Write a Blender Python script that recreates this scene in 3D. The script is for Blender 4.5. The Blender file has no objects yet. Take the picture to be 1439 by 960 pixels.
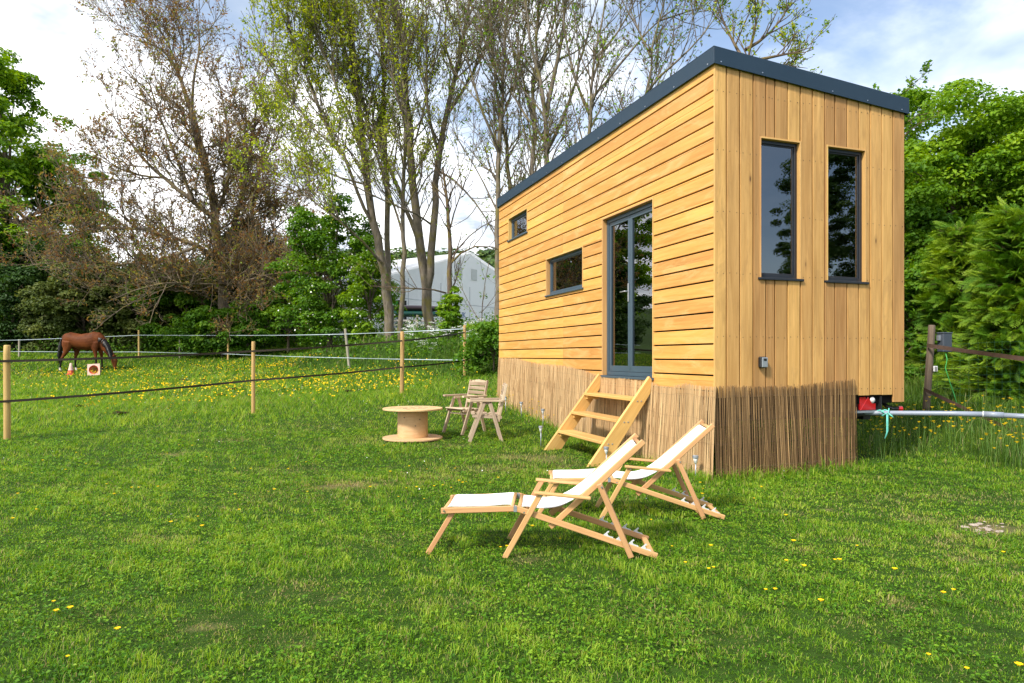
import bpy, math, random
import numpy as np
from mathutils import Vector, Matrix
R = math.radians
scene = bpy.context.scene
COL = scene.collection
rng = np.random.default_rng(7)

# ------------------------------------------------------------------ camera
CX, HY, F, H = 719.5, 501.0, 959.0, 1.213          # photo pixels, horizon row, focal length, eye height
cam_data = bpy.data.cameras.new('camera')
cam = bpy.data.objects.new('camera', cam_data); COL.objects.link(cam)
cam.location = (0, 0, H); cam.rotation_euler = (R(90), 0, 0)
cam_data.sensor_width = 36; cam_data.lens = 36*F/1439
cam_data.shift_y = (HY-480)/1439
cam_data.clip_start = .05; cam_data.clip_end = 3000
scene.camera = cam

def W(px, py, Z):
    return np.array(((px-CX)/F*Z, Z, H-(py-HY)*Z/F))

# ------------------------------------------------------------------ terrain height (thin plate through surveyed points)
CP = np.array([
 (0,0,0),(-6,0,0),(6,0,0),(0,4.2,0),(.9,4.1,0),(1.6,5.1,0),(-3,5,0),(3.4,4.8,0),(-6,5,0),
 (-7.24,9.8,.028),(-4.85,12.8,.145),(-2.43,15.05,.41),(-1.26,18.2,.70),
 (-.257,13.3,.38),(.57,10.9,.17),(.13,12.18,.26),(2.0,6.8,0),(3.7,7.39,.026),(1.3,8.9,.03),
 (-1.45,9.98,0),(-.35,9.5,0),(-.8,10.8,.03),
 (-18.2,28.8,.61),(-12,27,.66),(-17.7,32.4,1.14),(-13.5,32.4,1.1),(-5.55,23,.8),(-24,33,1.2),
 (-9,18,.3),(-14,18,.25),(-10,23,.45),
 (-4.5,25,1.75),(-3,26,2.0),(-1,24,1.9),(0.5,20,1.5),(-6.2,28.5,1.75),(-9.5,27.5,.75),(-12,36,1.7),(-18,37,1.6),(-26,38,1.5),
 (4,16,1.2),(8,18,1.4),(6.5,10.6,.37),(8,8,.3),(5.0,7.8,.1),(10,12,.7),(8,5,.1),(6,3,0),(4.4,10,.2),
 (0,45,2.3),(-20,52,2),(20,42,2.2),(-45,42,1.6),(45,10,.8),(-45,5,.2),(0,-20,0),(-30,-20,0),(30,-20,0),
 (0,75,2.3),(-60,75,2.2),(60,75,2.3),(-75,0,.3),(75,0,.8),(0,-60,0),(-60,-60,0),(60,-60,0)], float)
def _tps():
    P = CP[:, :2]; n = len(P)
    d = np.sqrt(((P[:, None]-P[None])**2).sum(-1))
    K = np.where(d > 0, d**2*np.log(d+1e-9), 0) + np.eye(n)*.6
    A = np.zeros((n+3, n+3)); A[:n, :n] = K; A[:n, n] = 1; A[:n, n+1:] = P; A[n, :n] = 1; A[n+1:, :n] = P.T
    b = np.zeros(n+3); b[:n] = CP[:, 2]
    return np.linalg.solve(A, b)
TW = _tps()
def gz(x, y):
    x = np.asarray(x, float); y = np.asarray(y, float)
    s = x.shape; x = np.clip(x.ravel(), -72, 72); y = np.clip(y.ravel(), -58, 72)
    out = np.empty(len(x))
    n = len(CP)
    for i in range(0, len(x), 40000):
        xx, yy = x[i:i+40000], y[i:i+40000]
        d2 = (xx[:, None]-CP[None, :, 0])**2+(yy[:, None]-CP[None, :, 1])**2
        out[i:i+40000] = (.5*d2*np.log(d2+1e-12))@TW[:n]+TW[n]+TW[n+1]*xx+TW[n+2]*yy
    return out.reshape(s) if s else float(out[0])

def G(px, py):
    """the point of the terrain seen at a photo pixel"""
    Z = np.concatenate([np.arange(1.5, 14, .03), np.arange(14, 60, .1)])
    x = (px-CX)/F*Z; z = H-(py-HY)*Z/F
    d = z-gz(x, Z)
    i = int(np.argmax(d <= 0)) if (d <= 0).any() else len(Z)-1
    return np.array((x[i], Z[i], gz(x[i], Z[i])))

# ------------------------------------------------------------------ mesh builder
class MB:
    def __init__(self):
        self.v = []; self.g = []; self.t = []; self.l = []; self.s = []; self.m = []; self.n = 0
    def add(self, v, faces, gc=None, tint=None, mat=0):
        v = np.asarray(v, float).reshape(-1, 3)
        gc = v if gc is None else np.asarray(gc, float).reshape(-1, 3)
        tint = random.random() if tint is None else tint
        self.v.append(v); self.g.append(gc)
        self.t.append(np.broadcast_to(np.asarray(tint, float), (len(v),)))
        if isinstance(faces, np.ndarray):
            self.l.append((faces+self.n).ravel()); self.s.append(np.full(len(faces), faces.shape[1]))
            self.m.append(np.full(len(faces), mat))
        else:
            for f in faces:
                self.l.append(np.asarray(f)+self.n); self.s.append(np.array([len(f)])); self.m.append(np.array([mat]))
        self.n += len(v)
    def mesh(self, name, mats, smooth=False):
        me = bpy.data.meshes.new(name)
        v = np.concatenate(self.v); l = np.concatenate(self.l).astype(np.int32); s = np.concatenate(self.s).astype(np.int32)
        me.vertices.add(len(v)); me.vertices.foreach_set('co', v.astype(np.float32).ravel())
        me.loops.add(len(l)); me.loops.foreach_set('vertex_index', l)
        me.polygons.add(len(s)); st = np.zeros(len(s), np.int32); st[1:] = np.cumsum(s)[:-1]
        me.polygons.foreach_set('loop_start', st); me.polygons.foreach_set('loop_total', s)
        mats = mats if isinstance(mats, (list, tuple)) else [mats]
        for m in mats: me.materials.append(m)
        if len(mats) > 1: me.polygons.foreach_set('material_index', np.concatenate(self.m).astype(np.int32))
        me.polygons.foreach_set('use_smooth', np.full(len(s), bool(smooth)))
        a = me.attributes.new('tint', 'FLOAT', 'POINT'); a.data.foreach_set('value', np.concatenate(self.t).astype(np.float32))
        a = me.attributes.new('gc', 'FLOAT_VECTOR', 'POINT'); a.data.foreach_set('vector', np.concatenate(self.g).astype(np.float32).ravel())
        me.update(calc_edges=True); me.validate()
        return me
    def build(self, name, mats, parent=None, smooth=False, bevel=0, loc=None):
        o = bpy.data.objects.new(name, self.mesh(name, mats, smooth)); COL.objects.link(o)
        if parent is not None: o.parent = parent
        if loc is not None: o.location = loc
        if bevel:
            b = o.modifiers.new('bevel', 'BEVEL'); b.width = bevel; b.segments = 1; b.limit_method = 'ANGLE'
        return o

BOXF = np.array([(0,3,2,1),(4,5,6,7),(0,1,5,4),(1,2,6,5),(2,3,7,6),(3,0,4,7)])
def box(mb, lo, hi, axis=None, tint=None, mat=0):
    """axis-aligned box; grain runs along the given (or longest) axis"""
    lo = np.array(lo, float); hi = np.array(hi, float)
    x0, y0, z0 = lo; x1, y1, z1 = hi
    v = np.array([(x0,y0,z0),(x1,y0,z0),(x1,y1,z0),(x0,y1,z0),(x0,y0,z1),(x1,y0,z1),(x1,y1,z1),(x0,y1,z1)])
    if axis is None: axis = int(np.argmax(hi-lo))
    p = [axis, (axis+1) % 3, (axis+2) % 3]
    gc = v[:, p]+np.array([random.uniform(0, 50), random.uniform(0, 50), random.uniform(0, 50)])
    mb.add(v, BOXF, gc, tint, mat)
def bar(mb, p0, p1, w, h, up=(0, 0, 1), tint=None, mat=0):
    """a plank from p0 to p1; h is its size along up, w across"""
    p0 = np.array(p0, float); p1 = np.array(p1, float)
    d = p1-p0; L = np.linalg.norm(d); d = d/L
    up = np.array(up, float); s = np.cross(d, up)
    if np.linalg.norm(s) < 1e-6: s = np.cross(d, (1, 0, 0))
    s /= np.linalg.norm(s); u = np.cross(s, d)
    lv = np.array([(0,-1,-1),(1,-1,-1),(1,1,-1),(0,1,-1),(0,-1,1),(1,-1,1),(1,1,1),(0,1,1)], float)
    a = lv[:, 0]*L; b = lv[:, 1]*w/2; c = lv[:, 2]*h/2
    v = p0+a[:, None]*d+b[:, None]*s+c[:, None]*u
    gc = np.stack([a, b, c], 1)+np.random.default_rng(random.randrange(10**6)).uniform(0, 50, 3)
    mb.add(v, BOXF, gc, tint, mat)
def prism(mb, poly, thick_vec, tint=None, gaxis=None, mat=0):
    """extrude a planar polygon (list of 3D points) by a vector"""
    poly = np.array(poly, float); t = np.array(thick_vec, float); n = len(poly)
    v = np.concatenate([poly, poly+t])
    nrm = np.zeros(3)
    for i in range(n): nrm += np.cross(poly[i], poly[(i+1) % n])
    f = [list(range(n)), list(range(2*n-1, n-1, -1))] if np.dot(nrm, t) < 0 else [list(range(n-1, -1, -1)), list(range(n, 2*n))]
    for i in range(n):
        j = (i+1) % n
        q = [i, j, j+n, i+n]
        f.append(q[::-1] if np.dot(nrm, t) < 0 else q)
    if gaxis is None: gc = v
    else:
        g = np.array(gaxis, float); g /= np.linalg.norm(g); q = np.cross(g, t); q /= np.linalg.norm(q); tt = t/np.linalg.norm(t)
        gc = np.stack([v@g, v@q, v@tt], 1)+random.uniform(0, 40)
    mb.add(v, f, gc, tint, mat)
def tube(mb, pts, radii, n=8, cap=True, tint=None, mat=0):
    pts = np.array(pts, float); k = len(pts); radii = np.broadcast_to(np.array(radii, float), (k,))
    t = np.gradient(pts, axis=0); t /= np.linalg.norm(t, axis=1)[:, None]+1e-12
    d = pts[-1]-pts[0]; d = d/(np.linalg.norm(d)+1e-9)
    ref = np.array((1., 0, 0)) if abs(d[0]) < .8 else np.array((0, 1., 0))
    a = np.cross(t, ref); a /= np.linalg.norm(a, axis=1)[:, None]; b = np.cross(t, a)
    an = np.arange(n)*2*np.pi/n
    v = pts[:, None]+radii[:, None, None]*(np.cos(an)[None, :, None]*a[:, None]+np.sin(an)[None, :, None]*b[:, None])
    L = np.concatenate([[0], np.cumsum(np.linalg.norm(np.diff(pts, axis=0), axis=1))])
    o = random.uniform(0, 40)
    gc = np.stack([np.broadcast_to(L[:, None]+o, (k, n)), radii[:, None]*np.cos(an)[None]+o, radii[:, None]*np.sin(an)[None]], -1)
    i = np.arange(k-1)[:, None]*n; j = np.arange(n)[None]; j2 = (j+1) % n
    f = np.stack([i+j, i+j2, i+n+j2, i+n+j], -1).reshape(-1, 4)
    tint = random.random() if tint is None else tint
    base = mb.n
    mb.add(v.reshape(-1, 3), f, gc.reshape(-1, 3), tint, mat)
    if cap:
        mb.l.append(np.arange(n)[::-1]+base); mb.s.append(np.array([n])); mb.m.append(np.array([mat]))
        mb.l.append(np.arange(n)+base+(k-1)*n); mb.s.append(np.array([n])); mb.m.append(np.array([mat]))
def lathe(mb, prof, n=24, center=(0, 0, 0), tint=None, mat=0):
    """closed profile [(r, z)...] turned about z"""
    c = np.array(center, float); an = np.arange(n)*2*np.pi/n
    p = np.array(prof, float); k = len(p)
    v = np.stack([p[:, 0, None]*np.cos(an), p[:, 0, None]*np.sin(an), np.broadcast_to(p[:, 1, None], (k, n))], -1)+c
    i = np.arange(k-1)[:, None]*n; j = np.arange(n)[None]; j2 = (j+1) % n
    f = np.stack([i+j, i+j2, i+n+j2, i+n+j], -1).reshape(-1, 4)
    mb.add(v.reshape(-1, 3), f, None, tint, mat)
def tubes_batch(mb, lines, n):
    """many thin tubes at once: lines = [(pts(k,3), radii(k))]"""
    by = {}
    for p, r in lines: by.setdefault(len(p), []).append((p, r))
    an = np.arange(n)*2*np.pi/n
    for k, L in by.items():
        P = np.array([a for a, _ in L]); Rr = np.array([b for _, b in L]); B = len(P)
        t = np.gradient(P, axis=1); t /= np.linalg.norm(t, axis=2)[..., None]+1e-9
        d = P[:, -1]-P[:, 0]
        ref = np.where(np.abs(d[:, 2:3]) > np.abs(d[:, :1])+np.abs(d[:, 1:2]), np.array((1., .2, 0)), np.array((0.1, .2, 1.)))
        a = np.cross(t, ref[:, None]); a /= np.linalg.norm(a, axis=2)[..., None]+1e-9; b = np.cross(t, a)
        v = P[:, :, None]+Rr[..., None, None]*(np.cos(an)[:, None]*a[:, :, None]+np.sin(an)[:, None]*b[:, :, None])
        i0 = np.arange(B)[:, None, None]*(k*n)+np.arange(k-1)[None, :, None]*n
        j = np.arange(n)[None, None]; j2 = (j+1) % n
        f = np.stack([i0+j, i0+j2, i0+n+j2, i0+n+j], -1).reshape(-1, 4)
        mb.add(v.reshape(-1, 3), f, None, np.repeat(rng.random(B), k*n))

def rand_unit(r, n):
    v = r.normal(size=(n, 3)); return v/(np.linalg.norm(v, axis=1)[:, None]+1e-9)
def leaves(mb, r, pos, nrm, size, tint, aspect=.55, dirs=None):
    """rhombic leaf faces lying across nrm"""
    N = len(pos)
    a = rand_unit(r, N) if dirs is None else dirs
    a = a-(a*nrm).sum(1)[:, None]*nrm; a /= np.linalg.norm(a, axis=1)[:, None]+1e-9
    b = np.cross(nrm, a); s = np.asarray(size).reshape(-1, 1)*np.ones((N, 1))
    fold = nrm*s*.12
    v = np.stack([pos-a*s*.5, pos+b*s*aspect*.5+fold, pos+a*s*.5, pos-b*s*aspect*.5+fold], 1)
    f = (np.arange(N)[:, None]*4+np.arange(4)[None])
    mb.add(v.reshape(-1, 3), f, None, np.repeat(tint, 4))

# ------------------------------------------------------------------ objects
def tag(o, label=None, cat=None, group=None, kind=None):
    if label: o['label'] = label
    if cat: o['category'] = cat
    if group: o['group'] = group
    if kind: o['kind'] = kind
    return o
def thing(name, label, cat, loc=(0, 0, 0), rz=0, group=None):
    o = bpy.data.objects.new(name, None); COL.objects.link(o); o.empty_display_size = .2
    o.location = loc; o.rotation_euler = (0, 0, rz)
    return tag(o, label, cat, group)
def dup(root, loc, rz=None, label=None, group=None, scale=None):
    r = root.copy(); COL.objects.link(r); r.location = loc
    if rz is not None: r.rotation_euler = (0, 0, rz)
    if scale is not None: r.scale = (scale,)*3
    if label: r['label'] = label
    if group: r['group'] = group
    for ch in KIDS(root):
        c = ch.copy(); COL.objects.link(c); c.parent = r
        for g in KIDS(ch):
            d = g.copy(); COL.objects.link(d); d.parent = c
    return r
def KIDS(o): return [c for c in list(o.children)]

# ------------------------------------------------------------------ materials
class NT:
    def __init__(self, name):
        self.mat = bpy.data.materials.new(name); self.mat.use_nodes = True
        self.t = self.mat.node_tree; self.t.nodes.clear()
        self.out = self.t.nodes.new('ShaderNodeOutputMaterial')
    def n(self, kind, props=None, **ins):
        nd = self.t.nodes.new('ShaderNode'+kind)
        for k, v in (props or {}).items(): setattr(nd, k, v)
        for k, v in ins.items(): self.set(nd, k, v)
        return nd
    def set(self, nd, key, v):
        s = nd.inputs[int(key[1:])] if key[0] == 'i' and key[1:].isdigit() else nd.inputs[key.replace('_', ' ')]
        if isinstance(v, bpy.types.NodeSocket): self.t.links.new(v, s)
        elif isinstance(v, bpy.types.Node): self.t.links.new(v.outputs[0], s)
        else: s.default_value = v
    def attr(self, name): return self.n('Attribute', {'attribute_name': name})
    def math(self, op, a, b=0., clamp=False):
        return self.n('Math', {'operation': op, 'use_clamp': clamp}, i0=a, i1=b).outputs[0]
    def mul(self, vec, s):
        nd = self.n('VectorMath', {'operation': 'MULTIPLY'}, i0=vec, i1=s); return nd.outputs[0]
    def noise(self, vec, scale, detail=3., rough=.55, dist=0.):
        return self.n('TexNoise', None, Vector=vec, Scale=scale, Detail=detail, Roughness=rough, Distortion=dist).outputs[0]
    def ramp(self, fac, stops):
        nd = self.n('ValToRGB'); self.set(nd, 'i0', fac); e = nd.color_ramp.elements
        while len(e) < len(stops): e.new(.5)
        for el, (p, c) in zip(e, stops): el.position = p; el.color = (c, c, c, 1) if not hasattr(c, '__len__') else tuple(c)+(1,)
        return nd.outputs[0]
    def mix(self, fac, a, b, blend='MIX'):
        nd = self.n('Mix', {'data_type': 'RGBA', 'blend_type': blend, 'clamp_factor': True})
        self.set(nd, 'i0', fac)
        for i, v in ((6, a), (7, b)):
            self.set(nd, f'i{i}', v if isinstance(v, (bpy.types.NodeSocket, bpy.types.Node)) else tuple(v)+(1,))
        return nd.outputs[2]
    def hsv(self, col, h=.5, s=1., v=1.):
        return self.n('HueSaturation', None, Hue=h, Saturation=s, Value=v, Color=col).outputs[0]
    def maprange(self, x, a, b, c, d):
        return self.n('MapRange', None, i0=x, i1=a, i2=b, i3=c, i4=d).outputs[0]
    def bump(self, h, strength=.3, dist=.01):
        return self.n('Bump', None, Strength=strength, Distance=dist, Height=h).outputs[0]
    def pbr(self, col, rough=.6, metal=0., spec=.5, normal=None):
        b = self.n('BsdfPrincipled')
        self.set(b, 'Base Color', col if isinstance(col, (bpy.types.NodeSocket, bpy.types.Node)) else tuple(col)+(1,))
        self.set(b, 'Roughness', rough); self.set(b, 'Metallic', metal); self.set(b, 'Specular IOR Level', spec)
        if normal is not None: self.set(b, 'Normal', normal)
        return b
    def done(self, sh):
        self.t.links.new(sh.outputs[0] if isinstance(sh, bpy.types.Node) else sh, self.out.inputs[0]); return self.mat

def wood(name, c_light, c_dark, c_knot=None, vary=.25, rough=.6, grain=1., knots=.5, stain=None, hue=.01, bump=.25):
    N = NT(name); gc = N.attr('gc').outputs['Vector']; t = N.attr('tint').outputs['Fac']
    g1 = N.noise(N.mul(gc, (1.3*grain, 26*grain, 26*grain)), 1., 4., .6, .6)
    g2 = N.noise(N.mul(gc, (3.5*grain, 150*grain, 150*grain)), 1., 3., .6)
    g3 = N.noise(N.mul(gc, (.7, 3, 3)), 1., 2.)
    f = N.math('ADD', N.math('MULTIPLY', g1, .65), N.math('MULTIPLY', g2, .35))
    col = N.mix(N.maprange(f, .36, .64, 0, 1), c_dark, c_light)
    col = N.hsv(col, N.maprange(t, 0, 1, .5-hue, .5+hue), 1., N.math('ADD', N.maprange(t, 0, 1, 1-vary, 1+vary*.5), N.maprange(g3, .3, .7, -.12, .12)))
    if c_knot is not None:
        vo = N.n('TexVoronoi', {'feature': 'F1'}, Vector=N.mul(gc, (1.9, 5.6, .25)), Scale=1., Randomness=1.)
        k = N.ramp(vo.outputs['Distance'], [(0, 1), (.035, .85), (.075, .22), (.17, 0)])
        on = N.math('GREATER_THAN', N.n('SeparateColor', None, i0=vo.outputs['Color']).outputs[0], 1-knots)
        col = N.mix(N.math('MULTIPLY', k, on), col, c_knot)
    if stain is not None:
        s = N.noise(N.mul(gc, (1.1, 5, 5)), 1.3, 5., .7, 1.)
        col = N.mix(N.maprange(s, .50, .72, 0, .65), col, stain)
    return N.done(N.pbr(col, rough, 0, .3, N.bump(f, bump, .004)))
def plain(name, col, rough=.5, metal=0., spec=.5, vary=.06, scale=6., bump=0.):
    N = NT(name); co = N.n('TexCoord').outputs['Object']
    nz = N.noise(co, scale, 4.)
    c = N.hsv(N.mix(0, col, col), .5, 1., N.maprange(nz, .3, .7, 1-vary, 1+vary))
    r = N.maprange(nz, .3, .7, rough*.88, min(1, rough*1.12))
    return N.done(N.pbr(c, r, metal, spec, N.bump(N.noise(co, scale*12, 3.), bump, .002) if bump else None))
def foliage(name, stops, trans=.35, rough=.55, big=.18):
    """leaf colour from the per-leaf tint and a slow drift through the crown"""
    N = NT(name); t = N.attr('tint').outputs['Fac']
    pos = N.n('NewGeometry').outputs['Position']
    nz = N.noise(pos, .8, 2.)
    f = N.math('ADD', t, N.maprange(nz, .3, .7, -big, big))
    col = N.ramp(f, stops)
    d = N.pbr(col, rough, 0, .25)
    tr = N.n('BsdfTranslucent'); N.set(tr, 'Color', N.hsv(col, .485, 1.1, 1.35))
    mx = N.n('MixShader', None, i0=trans); N.set(mx, 'i1', d); N.set(mx, 'i2', tr)
    return N.done(mx)
def bark(name, a, b, moss=None, scale=5., mossy=.5):
    N = NT(name); pos = N.n('NewGeometry').outputs['Position']; t = N.attr('tint').outputs['Fac']
    n1 = N.noise(N.mul(pos, (1, 1, .35)), scale*2.2, 5., .65)
    col = N.mix(N.maprange(n1, .35, .65, 0, 1), a, b)
    col = N.hsv(col, .5, 1., N.maprange(t, 0, 1, .8, 1.2))
    if moss is not None:
        n2 = N.noise(pos, scale*.5, 4., .65)
        col = N.mix(N.maprange(n2, .62-mossy*.3, .72-mossy*.2, 0, .8), col, moss)
    return N.done(N.pbr(col, .85, 0, .2, N.bump(n1, .6, .02)))

M = {}
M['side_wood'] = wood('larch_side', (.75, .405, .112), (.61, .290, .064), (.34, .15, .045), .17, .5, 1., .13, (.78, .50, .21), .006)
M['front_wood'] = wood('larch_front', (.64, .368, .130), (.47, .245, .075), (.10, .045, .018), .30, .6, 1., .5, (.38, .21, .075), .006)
M['trim_wood'] = wood('pale_trim', (.70, .43, .16), (.58, .33, .11), None, .1, .5)
M['step_wood'] = wood('spruce', (.74, .47, .165), (.60, .345, .10), (.36, .15, .04), .12, .5, 1., .5)
M['beech'] = wood('beech', (.66, .395, .18), (.54, .29, .115), None, .12, .42, 1.3)
M['grey_wood'] = wood('weathered_wood', (.62, .50, .36), (.38, .28, .185), (.10, .07, .05), .3, .8, 1.3, .4, (.25, .17, .11))
M['plywood'] = wood('spool_ply', (.70, .50, .265), (.60, .40, .19), (.22, .12, .06), .1, .6, .8, .3)
M['post_wood'] = wood('post_pine', (.62, .43, .165), (.45, .29, .10), (.2, .11, .05), .2, .7, 1., .3)
M['old_post'] = wood('old_post', (.26, .20, .14), (.13, .10, .07), (.05, .04, .03), .25, .85, 1.2, .4)
M['grey_post'] = wood('grey_post', (.40, .36, .28), (.25, .22, .17), None, .25, .85, 1.2)
M['inner_wood'] = wood('inner_panel', (.50, .31, .13), (.40, .23, .09), None, .15, .6)
M['membrane'] = plain('membrane', (.004, .004, .004), .95, 0, .1)
M['slate'] = plain('slate_metal', (.020, .042, .070), .5, .0, .25, .05, 3.)
M['frame'] = plain('slate_frame', (.052, .085, .115), .35, .0, .5, .04, 4.)
M['dark_frame'] = plain('charcoal_frame', (.016, .020, .028), .35, .0, .5)
M['steel'] = plain('steel', (.55, .56, .58), .3, .9)
M['galv'] = plain('galvanised', (.35, .38, .42), .45, .6, .5, .12, 14.)
M['black_steel'] = plain('black_steel', (.015, .015, .016), .5)
M['red_lens'] = plain('red_lens', (.42, .008, .012), .15, 0, .6)
M['white_lens'] = plain('white_lens', (.65, .62, .60), .15, 0, .6)
M['canvas'] = plain('white_canvas', (.80, .80, .78), .85, 0, .2, .03, 30., .25)
M['plastic_grey'] = plain('pale_plastic', (.55, .57, .60), .4)
M['black_plastic'] = plain('black_plastic', (.012, .012, .013), .4)
M['silver_plastic'] = plain('silver_plastic', (.30, .33, .36), .35, .3)
M['white_plastic'] = plain('white_plastic', (.75, .76, .76), .4)
M['frost'] = plain('frosted_plastic', (.70, .72, .72), .35)
M['pipe'] = plain('grey_pipe', (.24, .28, .35), .4, 0, .5, .08, 9.)
M['ribbon'] = plain('turquoise_cord', (.16, .62, .52), .7)
M['tape_brown'] = plain('brown_tape', (.10, .060, .042), .75, 0, .3, .2, 20.)
M['tape_dark'] = plain('dark_tape', (.050, .040, .028), .8, 0, .3, .2, 20.)
M['tape_white'] = plain('white_tape', (.42, .50, .54), .6, 0, .3, .1, 20.)
M['box_grey'] = plain('grey_box', (.055, .068, .09), .45)
M['green_wire'] = plain('green_wire', (.06, .42, .10), .5)
M['mesh_green'] = plain('mesh_green', (.012, .07, .035), .5)
def tent_mat():
    N = NT('white_pvc'); tr = N.n('BsdfTranslucent'); tr.inputs['Color'].default_value = (.97, .97, .98, 1)
    mx = N.n('MixShader', None, i0=.55); N.set(mx, 'i1', N.pbr((.93, .94, .95), .5, 0, .4)); N.set(mx, 'i2', tr); return N.done(mx)
M['tent'] = tent_mat()
M['blue_ink'] = plain('blue_ink', (.03, .10, .30), .6)
M['green_banner'] = plain('green_banner', (.08, .50, .08), .6)
M['kayak_green'] = plain('kayak_green', (.010, .06, .05), .35)
M['kayak_dark'] = plain('kayak_dark', (.03, .02, .025), .35)
M['rack'] = plain('rack_boards', (.45, .42, .40), .7, 0, .3, .2)
M['cone_red'] = plain('cone_red', (.60, .085, .045), .6, 0, .3, .15)
M['cone_pale'] = plain('cone_pale', (.72, .48, .40), .65, 0, .3, .12, 9.)
M['cone_inside'] = plain('cone_inside', (.50, .34, .18), .7, 0, .3, .2, 9.)
M['dung'] = plain('dung', (.035, .022, .012), .95, 0, .1, .3, 30., .8)
M['stone'] = plain('pale_stone', (.36, .30, .25), .9, 0, .2, .25, 20., .7)
M['petal'] = plain('yellow_petal', (.90, .62, .006), .5, 0, .2, .1)
M['petal_white'] = plain('white_petal', (.80, .80, .76), .6, 0, .2, .05)
M['stem'] = plain('flower_stem', (.10, .20, .03), .6)

def glass_mat():
    N = NT('window_glass'); co = N.n('TexCoord').outputs['Object']
    nrm = N.bump(N.noise(co, 1.6, 1.), .02, .02)
    gl = N.n('BsdfGlossy', None, Roughness=.005); gl.inputs['Color'].default_value = (.95, .97, 1, 1); N.set(gl, 'Normal', nrm)
    tr = N.n('BsdfTransparent'); tr.inputs['Color'].default_value = (.55, .60, .58, 1)
    fr = N.n('Fresnel', None, IOR=1.75)
    mx = N.n('MixShader', None, i0=N.math('ADD', N.math('MULTIPLY', fr.outputs[0], 1.25), .07, True)); N.set(mx, 'i1', tr); N.set(mx, 'i2', gl)
    return N.done(mx)
M['glass'] = glass_mat()

def reed_mat(name, c0, c1, c2, dirt):
    N = NT(name); gc = N.attr('gc').outputs['Vector']; t = N.attr('tint').outputs['Fac']
    col = N.ramp(t, [(0, c0), (.45, c1), (.8, c2), (1, tuple(x*1.15 for x in c2))])
    n1 = N.noise(N.mul(gc, (1.5, 90, 90)), 1., 4., .6)
    n2 = N.noise(N.mul(gc, (.8, 3.5, .3)), 1.6, 4., .65)
    col = N.hsv(col, .5, 1., N.maprange(n1, .3, .7, .72, 1.2))
    col = N.mix(N.maprange(n2, .46, .66, 0, .75), col, dirt)
    return N.done(N.pbr(col, .7, 0, .25))
M['reed_side'] = reed_mat('reed_pale', (.34, .20, .09), (.60, .405, .205), (.72, .52, .28), (.36, .21, .10))  # paler reed tone for the door side
M['reed_front'] = reed_mat('reed_brown', (.070, .040, .018), (.215, .128, .056), (.43, .275, .125), (.085, .052, .026))  # darker, browner reed tone for the window end
# ================================================================== TINY HOUSE (local: x = along window end, y = along door side, z up)
ZC = 6.8
HO = np.array(((1002.5-CX)/F*ZC, ZC)); HD = np.array((.9444, .3289)); HV = np.array((-.3289, .9444))
HROT = math.atan2(HD[1], HD[0]); HW, HL = 2.5, 6.88
def P(u, v, z=0.): 
    q = HO+HD*u+HV*v; return np.array((q[0], q[1], z))
house = thing('tiny_house', 'timber-clad tiny house on a trailer with slate blue roof edge and glazed door', 'tiny house', (HO[0], HO[1], 0), HROT)

def rects(lo, hi, holes):
    """cut holes (a0,a1,b0,b1) out of a rectangle, return boxes as (a0,a1,b0,b1)"""
    xs = sorted({lo[0], hi[0], *[h[0] for h in holes], *[h[1] for h in holes]}); xs = [x for x in xs if lo[0] <= x <= hi[0]]
    out = []
    for a0, a1 in zip(xs, xs[1:]):
        hs = sorted([(h[2], h[3]) for h in holes if h[0] < a1-1e-6 and h[1] > a0+1e-6])
        b = lo[1]
        for h0, h1 in hs:
            if h0 > b+1e-6: out.append((a0, a1, b, min(h0, hi[1])))
            b = max(b, h1)
        if b < hi[1]-1e-6: out.append((a0, a1, b, hi[1]))
    return out

DOOR = (1.143, 2.448, .965, 3.05)
WIN_A = (5.30, 6.32, 3.37, 3.79)
WIN_B = (3.047, 4.44, 2.19, 2.785)
SIDE_H = [DOOR, WIN_A, WIN_B]
FW1 = (.540, 1.066, 2.02, 3.46); FW2 = (1.401, 1.945, 2.02, 3.46)
FRONT_H = [FW1, FW2]
def roof_z(u): return 4.285-.207*(u+.03)/2.56
def sub(iv, holes):
    out = [iv]
    for h0, h1 in holes:
        nx = []
        for a, b in out:
            if h1 <= a or h0 >= b: nx.append((a, b)); continue
            if h0 > a: nx.append((a, h0))
            if h1 < b: nx.append((h1, b))
        out = nx
    return [o for o in out if o[1]-o[0] > .01]

# --- side boards: horizontal, dark gaps
m = MB(); pitch, gap = .158, .0165
k0 = -4
zz = [1.18+pitch*k for k in range(-4, 20)]
for z0 in zz:
    lo, hi = z0+gap/2, z0+pitch-gap/2
    lo = max(lo, .80); hi = min(hi, 4.20)
    if hi-lo < .02: continue
    # a row crossing the edge of an opening is notched: split at the opening's edges
    cuts = sorted({lo, hi, *[c for h in SIDE_H for c in (h[2], h[3]) if lo < c < hi]})
    for b0, b1 in zip(cuts, cuts[1:]):
        if b1-b0 < .004: continue
        holes = [(h[0], h[1]) for h in SIDE_H if h[2] < (b0+b1)/2 < h[3]]
        seams = [3.756+random.uniform(-.004, .004)]
        for a0, a1 in sub((0.001, HL), holes):
            ed = sorted([a0, a1]+[s for s in seams if a0 < s < a1])
            for e0, e1 in zip(ed, ed[1:]):
                tt = random.random()*.85+(.15 if e0 > 3.7 else 0)
                box(m, (random.uniform(0, .003), e0+.001, b0), (.0225, e1-.001, b1), 1, tt)
m.build('side_cladding', M['side_wood'], house, bevel=.002)

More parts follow.
